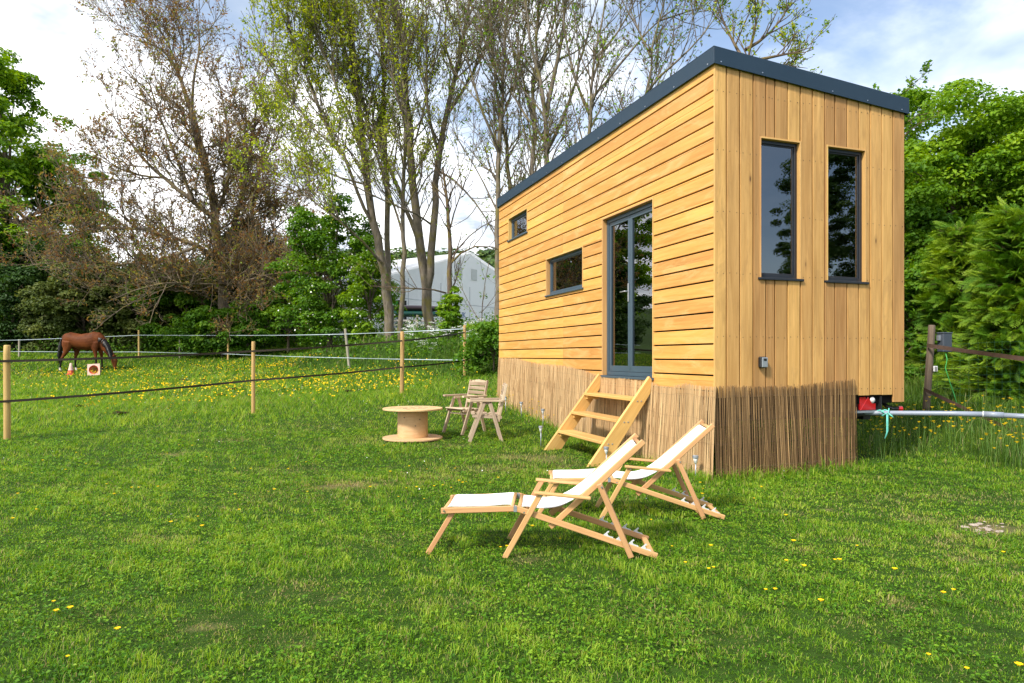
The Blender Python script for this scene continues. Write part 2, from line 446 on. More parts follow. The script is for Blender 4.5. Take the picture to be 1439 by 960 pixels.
# --- end boards: vertical
m = MB()
gx = [1018.9, 1037.5, 1056.4, 1074.4, 1086.9, 1104.6, 1122.5, 1139.5, 1156.5, 1171, 1188, 1204.5, 1220.5, 1236.5, 1252.5]
def px2u(px):
    k = (px-CX)/F; return (ZC*k-HO[0])/(.9444-.3289*k)
ue = [0]+[px2u(x) for x in gx]+[HW]
nails = []
for i, (a, b) in enumerate(zip(ue, ue[1:])):
    zb = .705 if a > 2.2 else (.79 if a > 1.7 else .80)
    w0, w1 = a+(.0078 if i else 0), b-.0078
    zt = roof_z((a+b)/2)-.09
    cuts = sorted({w0, w1, *[c for h in FRONT_H for c in (h[0], h[1]) if w0 < c < w1]})
    tt = random.random()
    for c0, c1 in zip(cuts, cuts[1:]):
        if c1-c0 < .004: continue
        holes = [(h[2], h[3]) for h in FRONT_H if h[0] < (c0+c1)/2 < h[1]]
        for z0, z1 in sub((zb+random.uniform(-.003, .003), zt), holes):
            box(m, (c0, -.024+random.uniform(0, .003), z0), (c1, 0, z1), 2, tt)
    for zn in (.86, 1.41, 2.045, 2.66, 3.27, 3.86):
        for un in (w0+.03, w1-.03):
            if not any(h[0]-.01 < un < h[1]+.01 and h[2]-.03 < zn < h[3]+.01 for h in FRONT_H): nails.append((un, zn+random.uniform(-.008, .008)))
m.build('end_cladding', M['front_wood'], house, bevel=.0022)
m = MB()
for un, zn in nails:
    box(m, (un-.0032, -.0262, zn-.0032), (un+.0032, -.0215, zn+.0032))
tag(m.build('cladding_nails', M['black_steel'], house), kind='stuff')

# --- structural walls (dark membrane) + inner lining + back and far walls
m = MB()
for a0, a1, b0, b1 in rects((.03, .70), (HL-.02, 4.16), SIDE_H): box(m, (.026, a0, b0), (.105, a1, b1))
for a0, a1, b0, b1 in rects((.107, .82), (HW-.11, 3.98), FRONT_H): box(m, (a0, .003, b0), (a1, .105, b1))
m.build('wall_core', M['membrane'], house)
m = MB()
for a0, a1, b0, b1 in rects((.12, .86), (HL-.13, 4.10), SIDE_H): box(m, (.107, a0, b0), (.118, a1, b1), 1)
for a0, a1, b0, b1 in rects((.12, .86), (HW-.125, 3.95), FRONT_H): box(m, (a0, .107, b0), (a1, .118, b1), 0)
box(m, (HW-.122, .12, .86), (HW-.112, HL-.13, 3.95), 1); box(m, (.12, HL-.128, .86), (HW-.125, HL-.118, 3.95), 0)
box(m, (.12, .12, .82), (HW-.125, HL-.13, .858), 1)
box(m, (.14, 4.6, 2.35), (HW-.15, HL-.14, 2.47), 0)            # sleeping loft
box(m, (HW-.75, 2.4, .86), (HW-.13, 4.4, 1.76), 1)              # kitchen counter
box(m, (.14, 4.52, .86), (.85, 4.58, 2.35), 2)
m.build('inner_lining', M['inner_wood'], house)
m = MB()
for k in range(24):
    z0 = .71+.145*k
    if z0 < 3.95: box(m, (HW-.022, .004, z0), (HW-.001, HL, min(z0+.137, 4.0)), 1)
for k in range(18):
    u0 = .02+.137*k
    box(m, (u0, HL, .75), (u0+.13, HL+.02, roof_z(u0+.07)-.09), 2)
m.build('rear_cladding', M['front_wood'], house)
m = MB(); box(m, (HW-.11, .01, .72), (HW-.026, HL-.02, 3.98)); box(m, (.107, HL-.115, .72), (HW-.112, HL-.02, 3.98))
box(m, (.03, .006, .70), (HW-.03, HL-.03, .81))
m.build('shell', M['membrane'], house)

# --- timber reveals round the openings
def lining(m, hole, side):
    a0, a1, b0, b1 = hole; t = .018
    B = (lambda x0, x1, y0, y1, d0, d1, ax: box(m, (d0, x0, y0), (d1, x1, y1), 1 if ax == 0 else 2)) if side else \
        (lambda x0, x1, y0, y1, d0, d1, ax: box(m, (x0, d0, y0), (x1, d1, y1), 0 if ax == 0 else 2))
    f = -.003 if side else -.0275
    B(a0, a0+t, b0, b1, f, .104, 1); B(a1-t, a1, b0, b1, f, .104, 1)
    B(a0+t, a1-t, b1-t, b1, f, .104, 0)
for h in SIDE_H+FRONT_H:
    m = MB(); lining(m, h, h in SIDE_H); m.build('opening_trim', M['trim_wood'], house, bevel=.0015)

def window(hole, side, mat, fw=.045, mull=None, sillmat=None, inset=.062):
    """framed pane in an opening; the frame is the part, pane and sill its sub-parts"""
    a0, a1, b0, b1 = hole; a0 += .018; a1 -= .018; b1 -= .018
    def Bx(m, x0, x1, y0, y1, d0, d1):
        if side: box(m, (d0, x0, y0), (d1, x1, y1))
        else: box(m, (x0, d0, y0), (x1, d1, y1))
    m = MB(); d0, d1 = inset, inset+.05
    Bx(m, a0, a0+fw, b0, b1, d0, d1); Bx(m, a1-fw, a1, b0, b1, d0, d1)
    Bx(m, a0+fw, a1-fw, b0, b0+fw*1.15, d0, d1); Bx(m, a0+fw, a1-fw, b1-fw, b1, d0, d1)
    # raised sash rim
    r = .014
    Bx(m, a0+fw, a0+fw+r, b0+fw*1.15, b1-fw, d0+.014, d1-.004); Bx(m, a1-fw-r, a1-fw, b0+fw*1.15, b1-fw, d0+.014, d1-.004)
    Bx(m, a0+fw+r, a1-fw-r, b0+fw*1.15, b0+fw*1.15+r, d0+.014, d1-.004); Bx(m, a0+fw+r, a1-fw-r, b1-fw-r, b1-fw, d0+.014, d1-.004)
    fr = m.build('window', mat, house, bevel=.003)
    g = MB(); Bx(g, a0+fw+.004, a1-fw-.004, b0+fw, b1-fw, d0+.022, d0+.028); g.build('pane', M['glass'], fr)
    s = MB(); o = .022
    f = -.012 if side else -.045
    if side: box(s, (f-.012, a0-.018-o, b0-.022), (.062, a1+.018+o*.4, b0))
    else: box(s, (a0-.018-o, f, b0-.024), (a1+.018+o, .062, b0))
    s.build('sill', sillmat or mat, fr, bevel=.003)
    return fr
window(WIN_A, True, M['frame']); window(WIN_B, True, M['frame'])
window(FW1, False, M['dark_frame'], .036, inset=.018); window(FW2, False, M['dark_frame'], .036, inset=.018)

# --- double glazed door
a0, a1, b0, b1 = DOOR; a0 += .018; a1 -= .018; b1 -= .018
d0, d1 = .060, .115
m = MB()
box(m, (d0, a0, b0), (d1, a0+.05, b1)); box(m, (d0, a1-.05, b0), (d1, a1, b1)); box(m, (d0, a0+.05, b1-.05), (d1, a1-.05, b1)); box(m, (d0, a0+.05, b0), (d1, a1-.05, b0+.05))
mid = a0+.52*(a1-a0)
for x0, x1 in ((a0+.052, mid-.003), (mid+.003, a1-.052)):
    e = .05; f0, f1 = d0+.012, d1-.012; y0, y1 = b0+.053, b1-.053
    box(m, (f0, x0, y0), (f1, x0+e, y1)); box(m, (f0, x1-e, y0), (f1, x1, y1)); box(m, (f0, x0+e, y0), (f1, x1-e, y0+.075)); box(m, (f0, x0+e, y1-e), (f1, x1-e, y1))
door = m.build('door', M['frame'], house, bevel=.003)
for x0, x1 in ((a0+.052, mid-.003), (mid+.003, a1-.052)):
    g = MB(); box(g, (d0+.030, x0+.046, b0+.12), (d0+.037, x1-.046, b1-.098)); g.build('pane', M['glass'], door)
m = MB(); box(m, (-.028, a0-.03, b0-.03), (d0+.002, a1+.03, b0)); m.build('sill', M['frame'], door, bevel=.003)
m = MB(); hy = mid+.028; hz = 2.03
box(m, (d0-.001, hy-.014, hz-.13), (d0+.011, hy+.014, hz+.10)); tube(m, [(d0, hy, hz), (d0-.045, hy, hz)], .009, 8)
tube(m, [(d0-.043, hy-.006, hz), (d0-.047, hy+.05, hz), (d0-.044, hy+.125, hz)], .009, 8)
m.build('handle', M['steel'], door, bevel=.003)

# --- roof with folded metal edge
m = MB(); e = .026
def slab(m, u0, u1, v0, v1, t0, t1, tint=None):
    v = [(u, y, roof_z(u)+dz) for dz in (t0, t1) for (u, y) in ((u0, v0), (u1, v0), (u1, v1), (u0, v1))]
    m.add(v, BOXF, None, tint)
slab(m, -e+.004, HW+e-.004, -.05+.004, HL+e-.004, -.07, -.012)
m.build('roof', M['slate'], house)
m = MB(); fh = .172
seg = [-.05, 1.85, 3.75, 5.4, HL+e]
for s0, s1 in zip(seg, seg[1:]): box(m, (-e-.004, s0, roof_z(-e)-fh), (-e, s1, roof_z(-e)))
box(m, (HW+e, -.05, roof_z(HW)-fh), (HW+e+.004, HL+e, roof_z(HW+e)))
for yv in (-.054, HL+e):
    v = [(u, yv+dy, roof_z(u)+dz) for dz in (-fh, 0) for (u, dy) in ((-e-.004, 0), (HW+e+.004, 0), (HW+e+.004, .004), (-e-.004, .004))]
    m.add(v, BOXF)
# flat capping
slab(m, -e-.004, .14, -.05, HL+e, -.0115, .003); slab(m, HW-.14, HW+e+.004, -.05, HL+e, -.0115, .003); slab(m, .14, HW-.14, -.05, .1, -.0115, .003)
m.build('fascia', M['slate'], house, bevel=.0015)
for v in np.linspace(.05, HL-.1, 12):
    m = MB(); box(m, (-e-.0085, v-.006, roof_z(-e)-fh+.022), (-e-.0035, v+.006, roof_z(-e)-fh+.034)); m.build('fascia_screw', M['steel'], house)
for u in (.05, .55, 1.45, 1.93, 2.42):
    m = MB(); box(m, (u-.006, -.0585, roof_z(u)-fh+.022), (u+.006, -.0535, roof_z(u)-fh+.034)); m.build('fascia_screw', M['steel'], house)

# --- trailer chassis, light cluster
m = MB()
box(m, (.2, .10, .50), (.30, HL-.1, .68)); box(m, (2.16, .22, .50), (2.26, HL-.1, .68))
box(m, (.35, .02, .575), (2.26, .10, .60)); box(m, (.35, .02, .60), (2.20, .05, .64))
box(m, (.2, .10, .55), (2.3, .18, .69)); box(m, (2.155, -.02, .60), (2.17, .10, .775)); box(m, (2.17, .04, .58), (2.23, .10, .79))
for v in (2.5, 3.6, 5.2): box(m, (.2, v, .56), (2.3, v+.07, .68))
m.build('chassis', M['black_steel'], house)
m = MB(); box(m, (1.79, -.026, .600), (2.17, .04, .622)); m.build('light_bracket', M['galv'], house)
m = MB(); box(m, (1.82, .03, .622), (2.15, .05, .775)); cl = m.build('rear_light', M['black_plastic'], house)
lu = 1.985
m = MB(); prism(m, [(lu-.10, -.004, .628), (lu+.115, -.004, .628), (lu+.01, -.004, .775)], (0, .02, 0))
prism(m, [(lu-.105, 0, .628), (lu-.105, 0, .77), (lu-.02, 0, .77), (lu-.02, 0, .628)], (0, .03, 0))
prism(m, [(lu+.02, 0, .628), (lu+.02, 0, .70), (lu+.12, 0, .70), (lu+.12, 0, .628)], (0, .03, 0))
m.build('red_lens', M['red_lens'], cl, bevel=.003)
m = MB(); lathe(m, [(.001, -.02), (.02, -.018), (.034, -.006), (.036, .02), (.001, .02)], 14)
wl = m.build('white_lens', M['white_lens'], cl); wl.rotation_euler = (R(-90), 0, 0); wl.location = (lu+.075, .005, .735)
wl.data.polygons.foreach_set('use_smooth', [True]*len(wl.data.polygons))
m = MB(); tube(m, [(2.36, .15, .70), (2.37, .10, .655), (2.41, .05, .630), (2.46, .03, .628)], .022, 8)
pl = m.build('side_marker', M['black_plastic'], house)
m = MB(); tube(m, [(2.462, .03, .628), (2.50, .015, .628)], .030, 8); m.build('red_lens', M['red_lens'], pl)
# wheels, hidden mostly behind the reeds
for v in (2.9, 3.7):
    for u in (.12, 2.30):
        m = MB(); lathe(m, [(.20, -.09), (.32, -.085), (.335, -.05), (.335, .05), (.32, .085), (.20, .09)], 24)
        w = m.build('wheel', M['black_plastic'], house); w.location = (u, v, gz(*P(u, v)[:2])+.335); w.rotation_euler = (0, R(90), 0)
        m = MB(); lathe(m, [(.001, -.03), (.16, -.03), (.20, -.08), (.205, .08), (.16, .03), (.001, .03)], 20)
        m.build('rim', M['galv'], w)

# --- key box on the end wall (hung on it: a thing of its own)
ku, kz = px2u(1067.3), 1.213-(508.7-HY)*7.0/F
kb = thing('key_safe', 'small black and grey key safe fixed to the timber end wall', 'key safe', P(ku, -.026, kz), HROT)
m = MB(); box(m, (-.045, -.045, -.06), (.045, 0, .055)); m.build('case', M['black_plastic'], kb, bevel=.012)
m = MB(); box(m, (-.030, -.052, -.054), (.042, -.043, .046)); fc = m.build('cover', M['silver_plastic'], kb, bevel=.006)
m = MB(); box(m, (-.012, -.056, .012), (.024, -.051, .036)); m.build('dial_window', M['black_plastic'], fc, bevel=.003)

# --- hook rack standing behind the first end window
hk = thing('hook_rack', 'dark wooden rack with two hooks seen through the left end window', 'rack', P(.66, .30, .86), HROT)
m = MB(); bar(m, (0, 0, 0), (0, 0, 1.62), .04, .03); bar(m, (.33, 0, 0), (.33, 0, 1.70), .04, .03); m.build('post', M['old_post'], hk)
m = MB(); bar(m, (0, -.02, 1.40), (.33, -.02, 1.50), .02, .03); m.build('rail', M['old_post'], hk)
for x in (.06, .22):
    m = MB(); a = np.linspace(-.4, 4.2, 10); tube(m, [(x+.035*math.cos(t)*.8, -.04, 1.36+.3*x-.04*math.sin(t)) for t in a], .006, 6); m.build('hook', M['black_steel'], hk)

# ================================================================== REED SCREENS
def reeds(name, label, a_pts, mat, seed, horizontal_n, gapk=1.55, darkp=.004):
    """a_pts: list of (u, v, top z) along the screen; reeds stand on the ground"""
    r = np.random.default_rng(seed); random.seed(seed)
    root = thing(name, label, 'reed screen', P(a_pts[0][0], a_pts[0][1], 0.), 0, 'reed screens round the trailer')
    o = P(a_pts[0][0], a_pts[0][1], 0.)
    m = MB(); lines = []; tints = []
    A = np.array(a_pts, float); seg = np.linalg.norm(np.diff(A[:, :2], axis=0), axis=1); S = np.concatenate([[0], np.cumsum(seg)])
    x = .0; tl = .5; dark = 0
    while x < S[-1]:
        w = float(r.choice([.0022, .0028, .0035, .0045], p=[.25, .4, .25, .1]))
        x += w*gapk*(1 if r.random() > .02 else r.uniform(1.5, 3))
        u = np.interp(x, S, A[:, 0]); v = np.interp(x, S, A[:, 1]); zt = np.interp(x, S, A[:, 2])
        tl = .8*tl+.2*r.random()
        if r.random() < darkp: dark = int(r.integers(3, 9))
        t = min(1, max(0, (.45*tl+.55*r.random())*(.45 if dark > 0 else 1))); dark -= 1
        lay = r.random() < .35
        off = .010 if lay else 0.
        lean = r.normal(0, .006)
        nv = np.array((-HD[0], -HD[1]))*0
        q = P(u, v, 0); g = gz(q[0], q[1])-.02
        top = zt+r.normal(0, .007)+.012*math.sin(x*3.3+1)-(.03*r.random() if lay else 0)
        dn = np.array(a_pts[-1][:2])-np.array(a_pts[0][:2]); dn = dn/np.linalg.norm(dn)
        nn = np.array((-1., 0)) if abs(dn[1]) > .5 else np.array((0, -1.))
        ua, va = np.array((u, v))+nn*(.010*math.sin(x*5)+r.normal(0, .002)-off)
        foot = .035+.02*math.sin(x*2.3)
        ub, vb = np.array((u, v))+nn*(foot+r.normal(0, .004)-off)+dn*lean
        p0 = P(ub, vb, g)-o; p1 = P(ua, va, top)-o
        pm = (p0+p1)/2+np.append(r.normal(0, .002, 2), 0)
        tube(m, [p0, pm, p1], [w*1.05, w, w*.8], 5, False, t)
        if r.random() < .25:                                        # broken stub hung in the binding
            z0 = r.uniform(.15, .7); f = z0; qb = p0+(p1-p0)*f; qt = p0+(p1-p0)*min(.98, f+r.uniform(.1, .25))
            d = np.append((HD*nn[0]+HV*nn[1])*.006, 0)
            tube(m, [qb+d, qt+d*1.3], [w, w], 4, False, r.random()*.6)
    sc = m.build('reeds', mat, root)
    b = MB()
    nn3 = np.append((HD*(-1) if abs(A[-1, 1]-A[0, 1]) > 1 else HV*(-1)), 0)
    for k in range(horizontal_n):
        f = .12+.78*k/(horizontal_n-1)
        pts = []
        for s in np.linspace(0, S[-1], 60):
            u = np.interp(s, S, A[:, 0]); v = np.interp(s, S, A[:, 1]); zt = np.interp(s, S, A[:, 2])
            q = P(u, v); g = gz(q[0], q[1]); z = g+(zt-g)*f+r.normal(0, .004)
            foot = (.035+.02*math.sin(s*2.3))*(1-f)+.010*math.sin(s*5)*f+.007
            pts.append(P(u, v, z)+nn3*foot-o)
        tube(b, pts, .0006, 4, False)
    b.build('binding_wire', M['old_post'], root)
    root.location = o
    return root
side_top = [(836, 525), (820, 519), (800, 514.5), (780, 514), (765, 512), (745, 508), (725, 505), (701, 502)]
pts = []
def sidepx(px, py, u=-.03):
    k = (px-CX)/F; q0 = HO+HD*u
    v = (q0[0]-q0[1]*k)/(.3289+.9444*k); return v, H-(py-HY)*(q0[1]+.9444*v)/F
tops = [(1006, 545), (985, 544), (965, 540), (940, 543), (925, 541), (918, 536), (846, 531), (836, 525.5), (820, 519.5), (800, 516), (780, 514), (765, 512), (745, 508), (725, 505), (701, 502)]
for px, py in tops:
    v, z = sidepx(px, py); pts.append((-.03, v, z))
reeds('reed_screen', 'long sunlit reed screen under the door side of the timber house', pts, M['reed_side'], 3, 4)
pts = []
for px, py in [(1003, 546), (1030, 544), (1065, 544), (1090, 542), (1120, 541), (1150, 537.5), (1180, 535), (1201, 534)]:
    k = (px-CX)/F; q0 = HO-HV*.05; u = (q0[1]*k-q0[0])/(.9444-.3289*k); pts.append((u, -.05, H-(py-HY)*(q0[1]+.3289*u)/F))
reeds('reed_screen', 'shorter browner reed screen under the two-window end of the timber house', pts, M['reed_front'], 5, 4, 1.8, .02)

# ================================================================== STEPS at the door
st = thing('wooden_steps', 'open wooden steps of three treads leading up to the glazed door', 'steps', P(0, 1.81, 0), HROT)
random.seed(11)
TH = .045
def gl(u, v): q = P(u, v); return gz(q[0], q[1])
for y in (1.135-1.81, 2.47-1.81-TH):
    g = gl(-.7, y+1.81)
    poly = [(-.052, 0, .985), (-.02, 0, .945), (-.042, 0, .785), (-.60, 0, g-.01), (-.835, 0, g-.01)]
    poly = [(a, y, c) for a, _, c in poly]
    m = MB(); prism(m, poly, (0, TH, 0), None, (.62, 0, .78)); so = m.build('stringer', M['step_wood'], st, bevel=.004)
    for uu, z in ((-.16, .70), (-.21, .70), (-.33, .465), (-.38, .465), (-.53, .225), (-.58, .225)):
        yy = y-.004 if y < 0 else y+TH-.002
        m = MB(); box(m, (uu-.009, yy, z-.009), (uu+.009, yy+.006, z+.009)); m.build('bolt', M['steel'], so, bevel=.003)
for z, u0, u1 in ((.735, -.28, -.06), (.495, -.465, -.245), (.255, -.655, -.435)):
    m = MB(); box(m, (u0, 1.135-1.81+TH+.001, z-.034), (u1, 2.47-1.81-TH-.001, z), 1); m.build('tread', M['step_wood'], st, bevel=.004)
    for y in (1.135-1.81+TH+.001, 2.47-1.81-2*TH-.001):
        m = MB(); box(m, (u0+.03, y, z-.082), (u1-.02, y+TH, z-.0345), 0); m.build('cleat', M['step_wood'], st, bevel=.003)
# ================================================================== DECK CHAIRS
random.seed(21)
def deck_chair(loc, rz, label):
    """local x runs from footrest to head, y across, z up; origin at the near front foot"""
    c = thing('deck_chair', label, 'deck chair', loc, rz, 'white deck chairs on the lawn')
    Wd = .43; bw, bt = .036, .020
    N1 = (0, 1, 0)
    def bb(name, p0, p1, w=.036, h=.020, par=c, up=(0, 1, 0), bev=.004):
        m = MB(); bar(m, p0, p1, w, h, up); return m.build(name, M['beech'], par, bevel=bev)
    for y, s in ((0, 1), (Wd, -1)):
        yi = lambda k: y+s*k*.022
        bb('rail', (.055, yi(1), .292), (.915, yi(1), .012), .036, .020)
        bb('leg', (.218, yi(0), .39), (-.005, yi(0), -.01), .034, .020)
        bb('armrest', (.175, yi(-.3), .392), (.515, yi(-.3), .362), .045, .016, up=(0, 0, 1))
        bb('back_post', (.270, yi(2.0), .172), (.838, yi(2.0), .700), .036, .020)
        bb('back_strut', (.565, yi(0), .447), (.758, yi(0), .006), .034, .020)
        bb('footrest_rail', (-.395, yi(1), .268), (.056, yi(1), .288), .036, .020)
        bb('footrest_leg', (-.322, yi(2), .262), (-.482, yi(2), -.005), .032, .018)
        # notched plastic rack on the rail
        m = MB()
        for q in range(4):
            x = .62+.075*q; z = .292-.3256*(x-.055)+.018
            prism(m, [(x-.032, yi(1)-.006, z+.006), (x+.036, yi(1)-.006, z-.016), (x+.030, yi(1)-.006, z-.003), (x+.004, yi(1)-.006, z+.004), (x-.004, yi(1)-.006, z+.020), (x+.008, yi(1)-.006, z+.030), (x+.003, yi(1)-.006, z+.034), (x-.018, yi(1)-.006, z+.016)], (0, .012, 0))
        m.build('notch_rack', M['plastic_grey'], c)
        for (x, z, k) in ((.215, .372, -.55), (.60-.02, .43, -.55), (.30, .195, 1.4), (.115, .272, -.55), (-.375, .270, .45)):
            m = MB(); tube(m, [(x, yi(k)-s*.002, z), (x, yi(k)-s*.006, z)], .006, 8); m.build('bolt_head', M['steel'], c)
        m = MB(); box(m, (.050, y+s*.022-.012, .270), (.070, y+s*.022+.012, .305)); m.build('hinge', M['galv'], c)
    bb('cross_bar', (.885, .03, .022), (.885, Wd-.03, .022), .034, .018, up=(0, 0, 1))
    bb('cross_bar', (.745, .012, .03), (.745, Wd-.012, .03), .022, .022, up=(0, 0, 1))
    for p in ((.085, .292), (.822, .676), (-.372, .278), (.040, .300)):
        m = MB(); tube(m, [(p[0], .036, p[1]), (p[0], Wd-.036, p[1])], .012, 10); m.build('dowel', M['beech'], c, smooth=True)
    bb('cross_bar', (-.43, .05, .085), (-.43, Wd-.05, .085), .026, .016, up=(0, 0, 1))
    # slings: curved sheets with thickness
    def sling(name, prof, y0, y1, sag):
        prof = np.array(prof, float); L = np.concatenate([[0], np.cumsum(np.linalg.norm(np.diff(prof, axis=0), axis=1))])
        s = np.linspace(0, L[-1], 44); X = np.interp(s, L, prof[:, 0]); Z = np.interp(s, L, prof[:, 1])
        for _ in range(5):
            X[1:-1] = (X[:-2]+2*X[1:-1]+X[2:])/4; Z[1:-1] = (Z[:-2]+2*Z[1:-1]+Z[2:])/4
        ny = 13; yy = np.linspace(y0, y1, ny)
        tx, tz = np.gradient(X), np.gradient(Z); ln = np.hypot(tx, tz); nx, nz = -tz/ln, tx/ln
        m = MB(); V = []
        env = np.sin(np.linspace(0, np.pi, 44))**.7
        for d in (0, -.0025):
            dd = -sag*env[:, None]*(1-((yy-(y0+y1)/2)/((y1-y0)/2))**2)[None]+d
            dd = dd+.0016*np.sin(37*s)[:, None]*np.sin(19*yy+2)[None]
            pinch = 1-.045*env[:, None]
            Y = (y0+y1)/2+(yy-(y0+y1)/2)[None]*pinch
            V.append(np.stack([X[:, None]+nx[:, None]*dd, Y, Z[:, None]+nz[:, None]*dd], -1))
        n0 = 44*ny; i = np.arange(43)[:, None]*ny; j = np.arange(ny-1)[None]
        f = np.stack([i+j, i+ny+j, i+ny+j+1, i+j+1], -1).reshape(-1, 4)
        ed = []
        for a in range(43): ed += [(a*ny, a*ny+n0, (a+1)*ny+n0, (a+1)*ny), (a*ny+ny-1, (a+1)*ny+ny-1, (a+1)*ny+ny-1+n0, a*ny+ny-1+n0)]
        m.add(np.concatenate([V[0].reshape(-1, 3), V[1].reshape(-1, 3)]), np.concatenate([f[:, ::-1], f+n0, np.array(ed)]))
        return m.build(name, M['canvas'], c, smooth=True)
    sling('seat_sling', [(.074, .290), (.085, .306), (.11, .303), (.22, .282), (.33, .297), (.42, .345), (.52, .425), (.66, .545), (.80, .672), (.818, .690), (.835, .680), (.826, .662), (.74, .588)], .048, Wd-.048, .012)
    sling('footrest_sling', [(-.360, .268), (-.372, .292), (-.35, .294), (-.16, .297), (.03, .313), (.050, .309), (.046, .292)], .030, Wd-.030, .010)
    return c
dA = math.atan2(-.054, .907); dB = math.atan2(-.053, .937)
deck_chair((-.041, 4.134, 0), dA, 'nearer white canvas deck chair with footrest, in front of its twin on the lawn')
deck_chair((.669, 5.113, .0), dB, 'farther white canvas deck chair with footrest, closer to the reed screen')

# ================================================================== WEATHERED GARDEN CHAIRS (local: faces +x)
def garden_chair(loc, rz, label):
    c = thing('garden_chair', label, 'garden chair', loc, rz, 'weathered wooden garden chairs')
    def bb(name, p0, p1, w, h, up=(0, 0, 1), par=c):
        m = MB(); bar(m, p0, p1, w, h, up); return m.build(name, M['grey_wood'], par, bevel=.004)
    hw = .235
    for s in (-1, 1):
        y = s*hw
        bb('leg', (.045, y, .545), (.255, y, -.01), .050, .024, (0, 1, 0))
        bb('leg', (-.035, y, .545), (-.200, y, -.01), .050, .024, (0, 1, 0))
        bb('armrest', (.245, y+s*.006, .570), (-.215, y+s*.006, .568), .052, .028)
        bb('arm_block', (-.06, y-s*.026, .535), (.07, y-s*.026, .535), .018, .036)
        bb('seat_rail', (.215, y-s*.03, .355), (-.205, y-s*.03, .330), .020, .042)
        bb('back_post', (-.150, y-s*.030, .27), (-.268, y-s*.030, .805), .040, .024, (0, 1, 0))
    for k in range(5):
        x = .205-.088*k; z = .383-.0055*k
        bb('seat_slat', (x, -hw+.018, z), (x, hw-.018, z), .058, .018)
    bb('stretcher', (.14, -hw+.012, .30), (.14, hw-.012, .30), .03, .02)
    for k in range(5):
        z = .475+.069*k; x = -.196-.22*(z-.475)+.016
        h = .052 if k < 4 else .062
        bb('back_slat', (x, -hw+.044, z), (x, hw-.044, z), .016, h, (.22, 0, 1))
    m = MB(); x = -.272
    prism(m, [(x, -hw+.05, .772), (x, hw-.05, .772), (x, hw-.08, .80), (x, 0, .815), (x, -hw+.08, .80)], (.018, 0, 0)); m.build('back_slat', M['grey_wood'], c, bevel=.003)
    return c
gA = G(684.5, 617.5)
random.seed(31)
garden_chair((gA[0], gA[1]+.0, gA[2]), R(184), 'weathered garden chair seen side-on, nearer of the pair beside the cable spool table')
gB = np.array((-.72, 10.62, gz(-.72, 10.62)))
garden_chair(gB, R(222), 'weathered garden chair with its slatted back to the house, behind its side-on twin')

# ================================================================== CABLE SPOOL TABLE
sp = G(580, 616.5)
spool = thing('spool_table', 'round pale plywood cable spool used as a garden table', 'table', sp, 0)
random.seed(5)
m = MB(); lathe(m, [(.002, .43), (.435, .43), (.44, .434), (.44, .450), (.436, .455), (.002, .455)], 48); top = m.build('table_top', M['plywood'], spool)
m = MB()
for k in range(8):
    a = k*math.pi/4+.3; r0 = .20
    q = MB(); box(m, (r0*math.cos(a)-.026, r0*math.sin(a)-.012, .4545), (r0*math.cos(a)+.026, r0*math.sin(a)+.012, .4562))
lathe(m, [(.001, .4555), (.032, .4562), (.033, .4555)], 16)
for k in range(4):
    a = k*math.pi/2+.9; box(m, (.15*math.cos(a)-.03, .15*math.sin(a)-.018, .4545), (.15*math.cos(a)+.03, .15*math.sin(a)+.018, .4562)); box(m, (.30*math.cos(a+.6)-.03, .30*math.sin(a+.6)-.018, .4545), (.30*math.cos(a+.6)+.03, .30*math.sin(a+.6)+.018, .4562))
m.build('dark_slot_plates', M['old_post'], top)  # holes drawn as raised plates, their shade put into the dark colour
m = MB(); lathe(m, [(.002, .0), (.435, .0), (.44, .004), (.44, .020), (.436, .026), (.002, .026)], 48); m.build('base_disc', M['plywood'], spool)
m = MB(); lathe(m, [(.215, .026), (.222, .05), (.222, .41), (.215, .43)], 40); m.build('drum', M['plywood'], spool, smooth=True)
m = MB()
for a, z in ((-1.25, .21), (-.95, .30), (-2.0, .33)): 
    tube(m, [(.219*math.cos(a), .219*math.sin(a), z), (.2245*math.cos(a), .2245*math.sin(a), z)], .011, 10)
m.build('drum_knots', M['old_post'], spool)

# ================================================================== SOLAR LIGHTS
def solar(px, py, ph, label):
    q = G(px, py); h = ph*q[1]/F
    s = thing('solar_light', label, 'solar light', q, 0, 'solar stake lights along the house')
    m = MB(); tube(m, [(0, 0, -.05), (.002, 0, h-.075)], .0065, 8); m.build('stake', M['galv'], s, smooth=True)
    m = MB(); lathe(m, [(.002, h-.085), (.012, h-.08), (.020, h-.045), (.024, h-.028), (.002, h-.028)], 14); m.build('diffuser', M['frost'], s, smooth=True)
    m = MB(); lathe(m, [(.025, h-.030), (.030, h-.026), (.030, h-.004), (.026, h), (.002, h+.001)], 16); m.build('cap', M['galv'], s)
for a in [(760, 627, 52*.97-.6, 'solar stake light standing out in the lawn, left of the wooden steps'), (763, 600, 40, 'solar stake light against the reeds just left of the wooden steps'),
          (732.5, 587, 28, 'solar stake light among yellow flowers by the reeds, right of the garden chairs'), (710.5, 579, 28, 'solar stake light half hidden behind the side-on garden chair back'),
          (852, 655, 27, 'solar stake light at the foot of the steps behind the deck chairs'), (977.5, 673, 34, 'solar stake light at the house corner beside the farther deck chair')]:
    b = list(a); b[2] = {760: 28, 763: 25, 732.5: 22, 710.5: 22, 852: 27, 977.5: 33}[a[0]]; solar(*b)

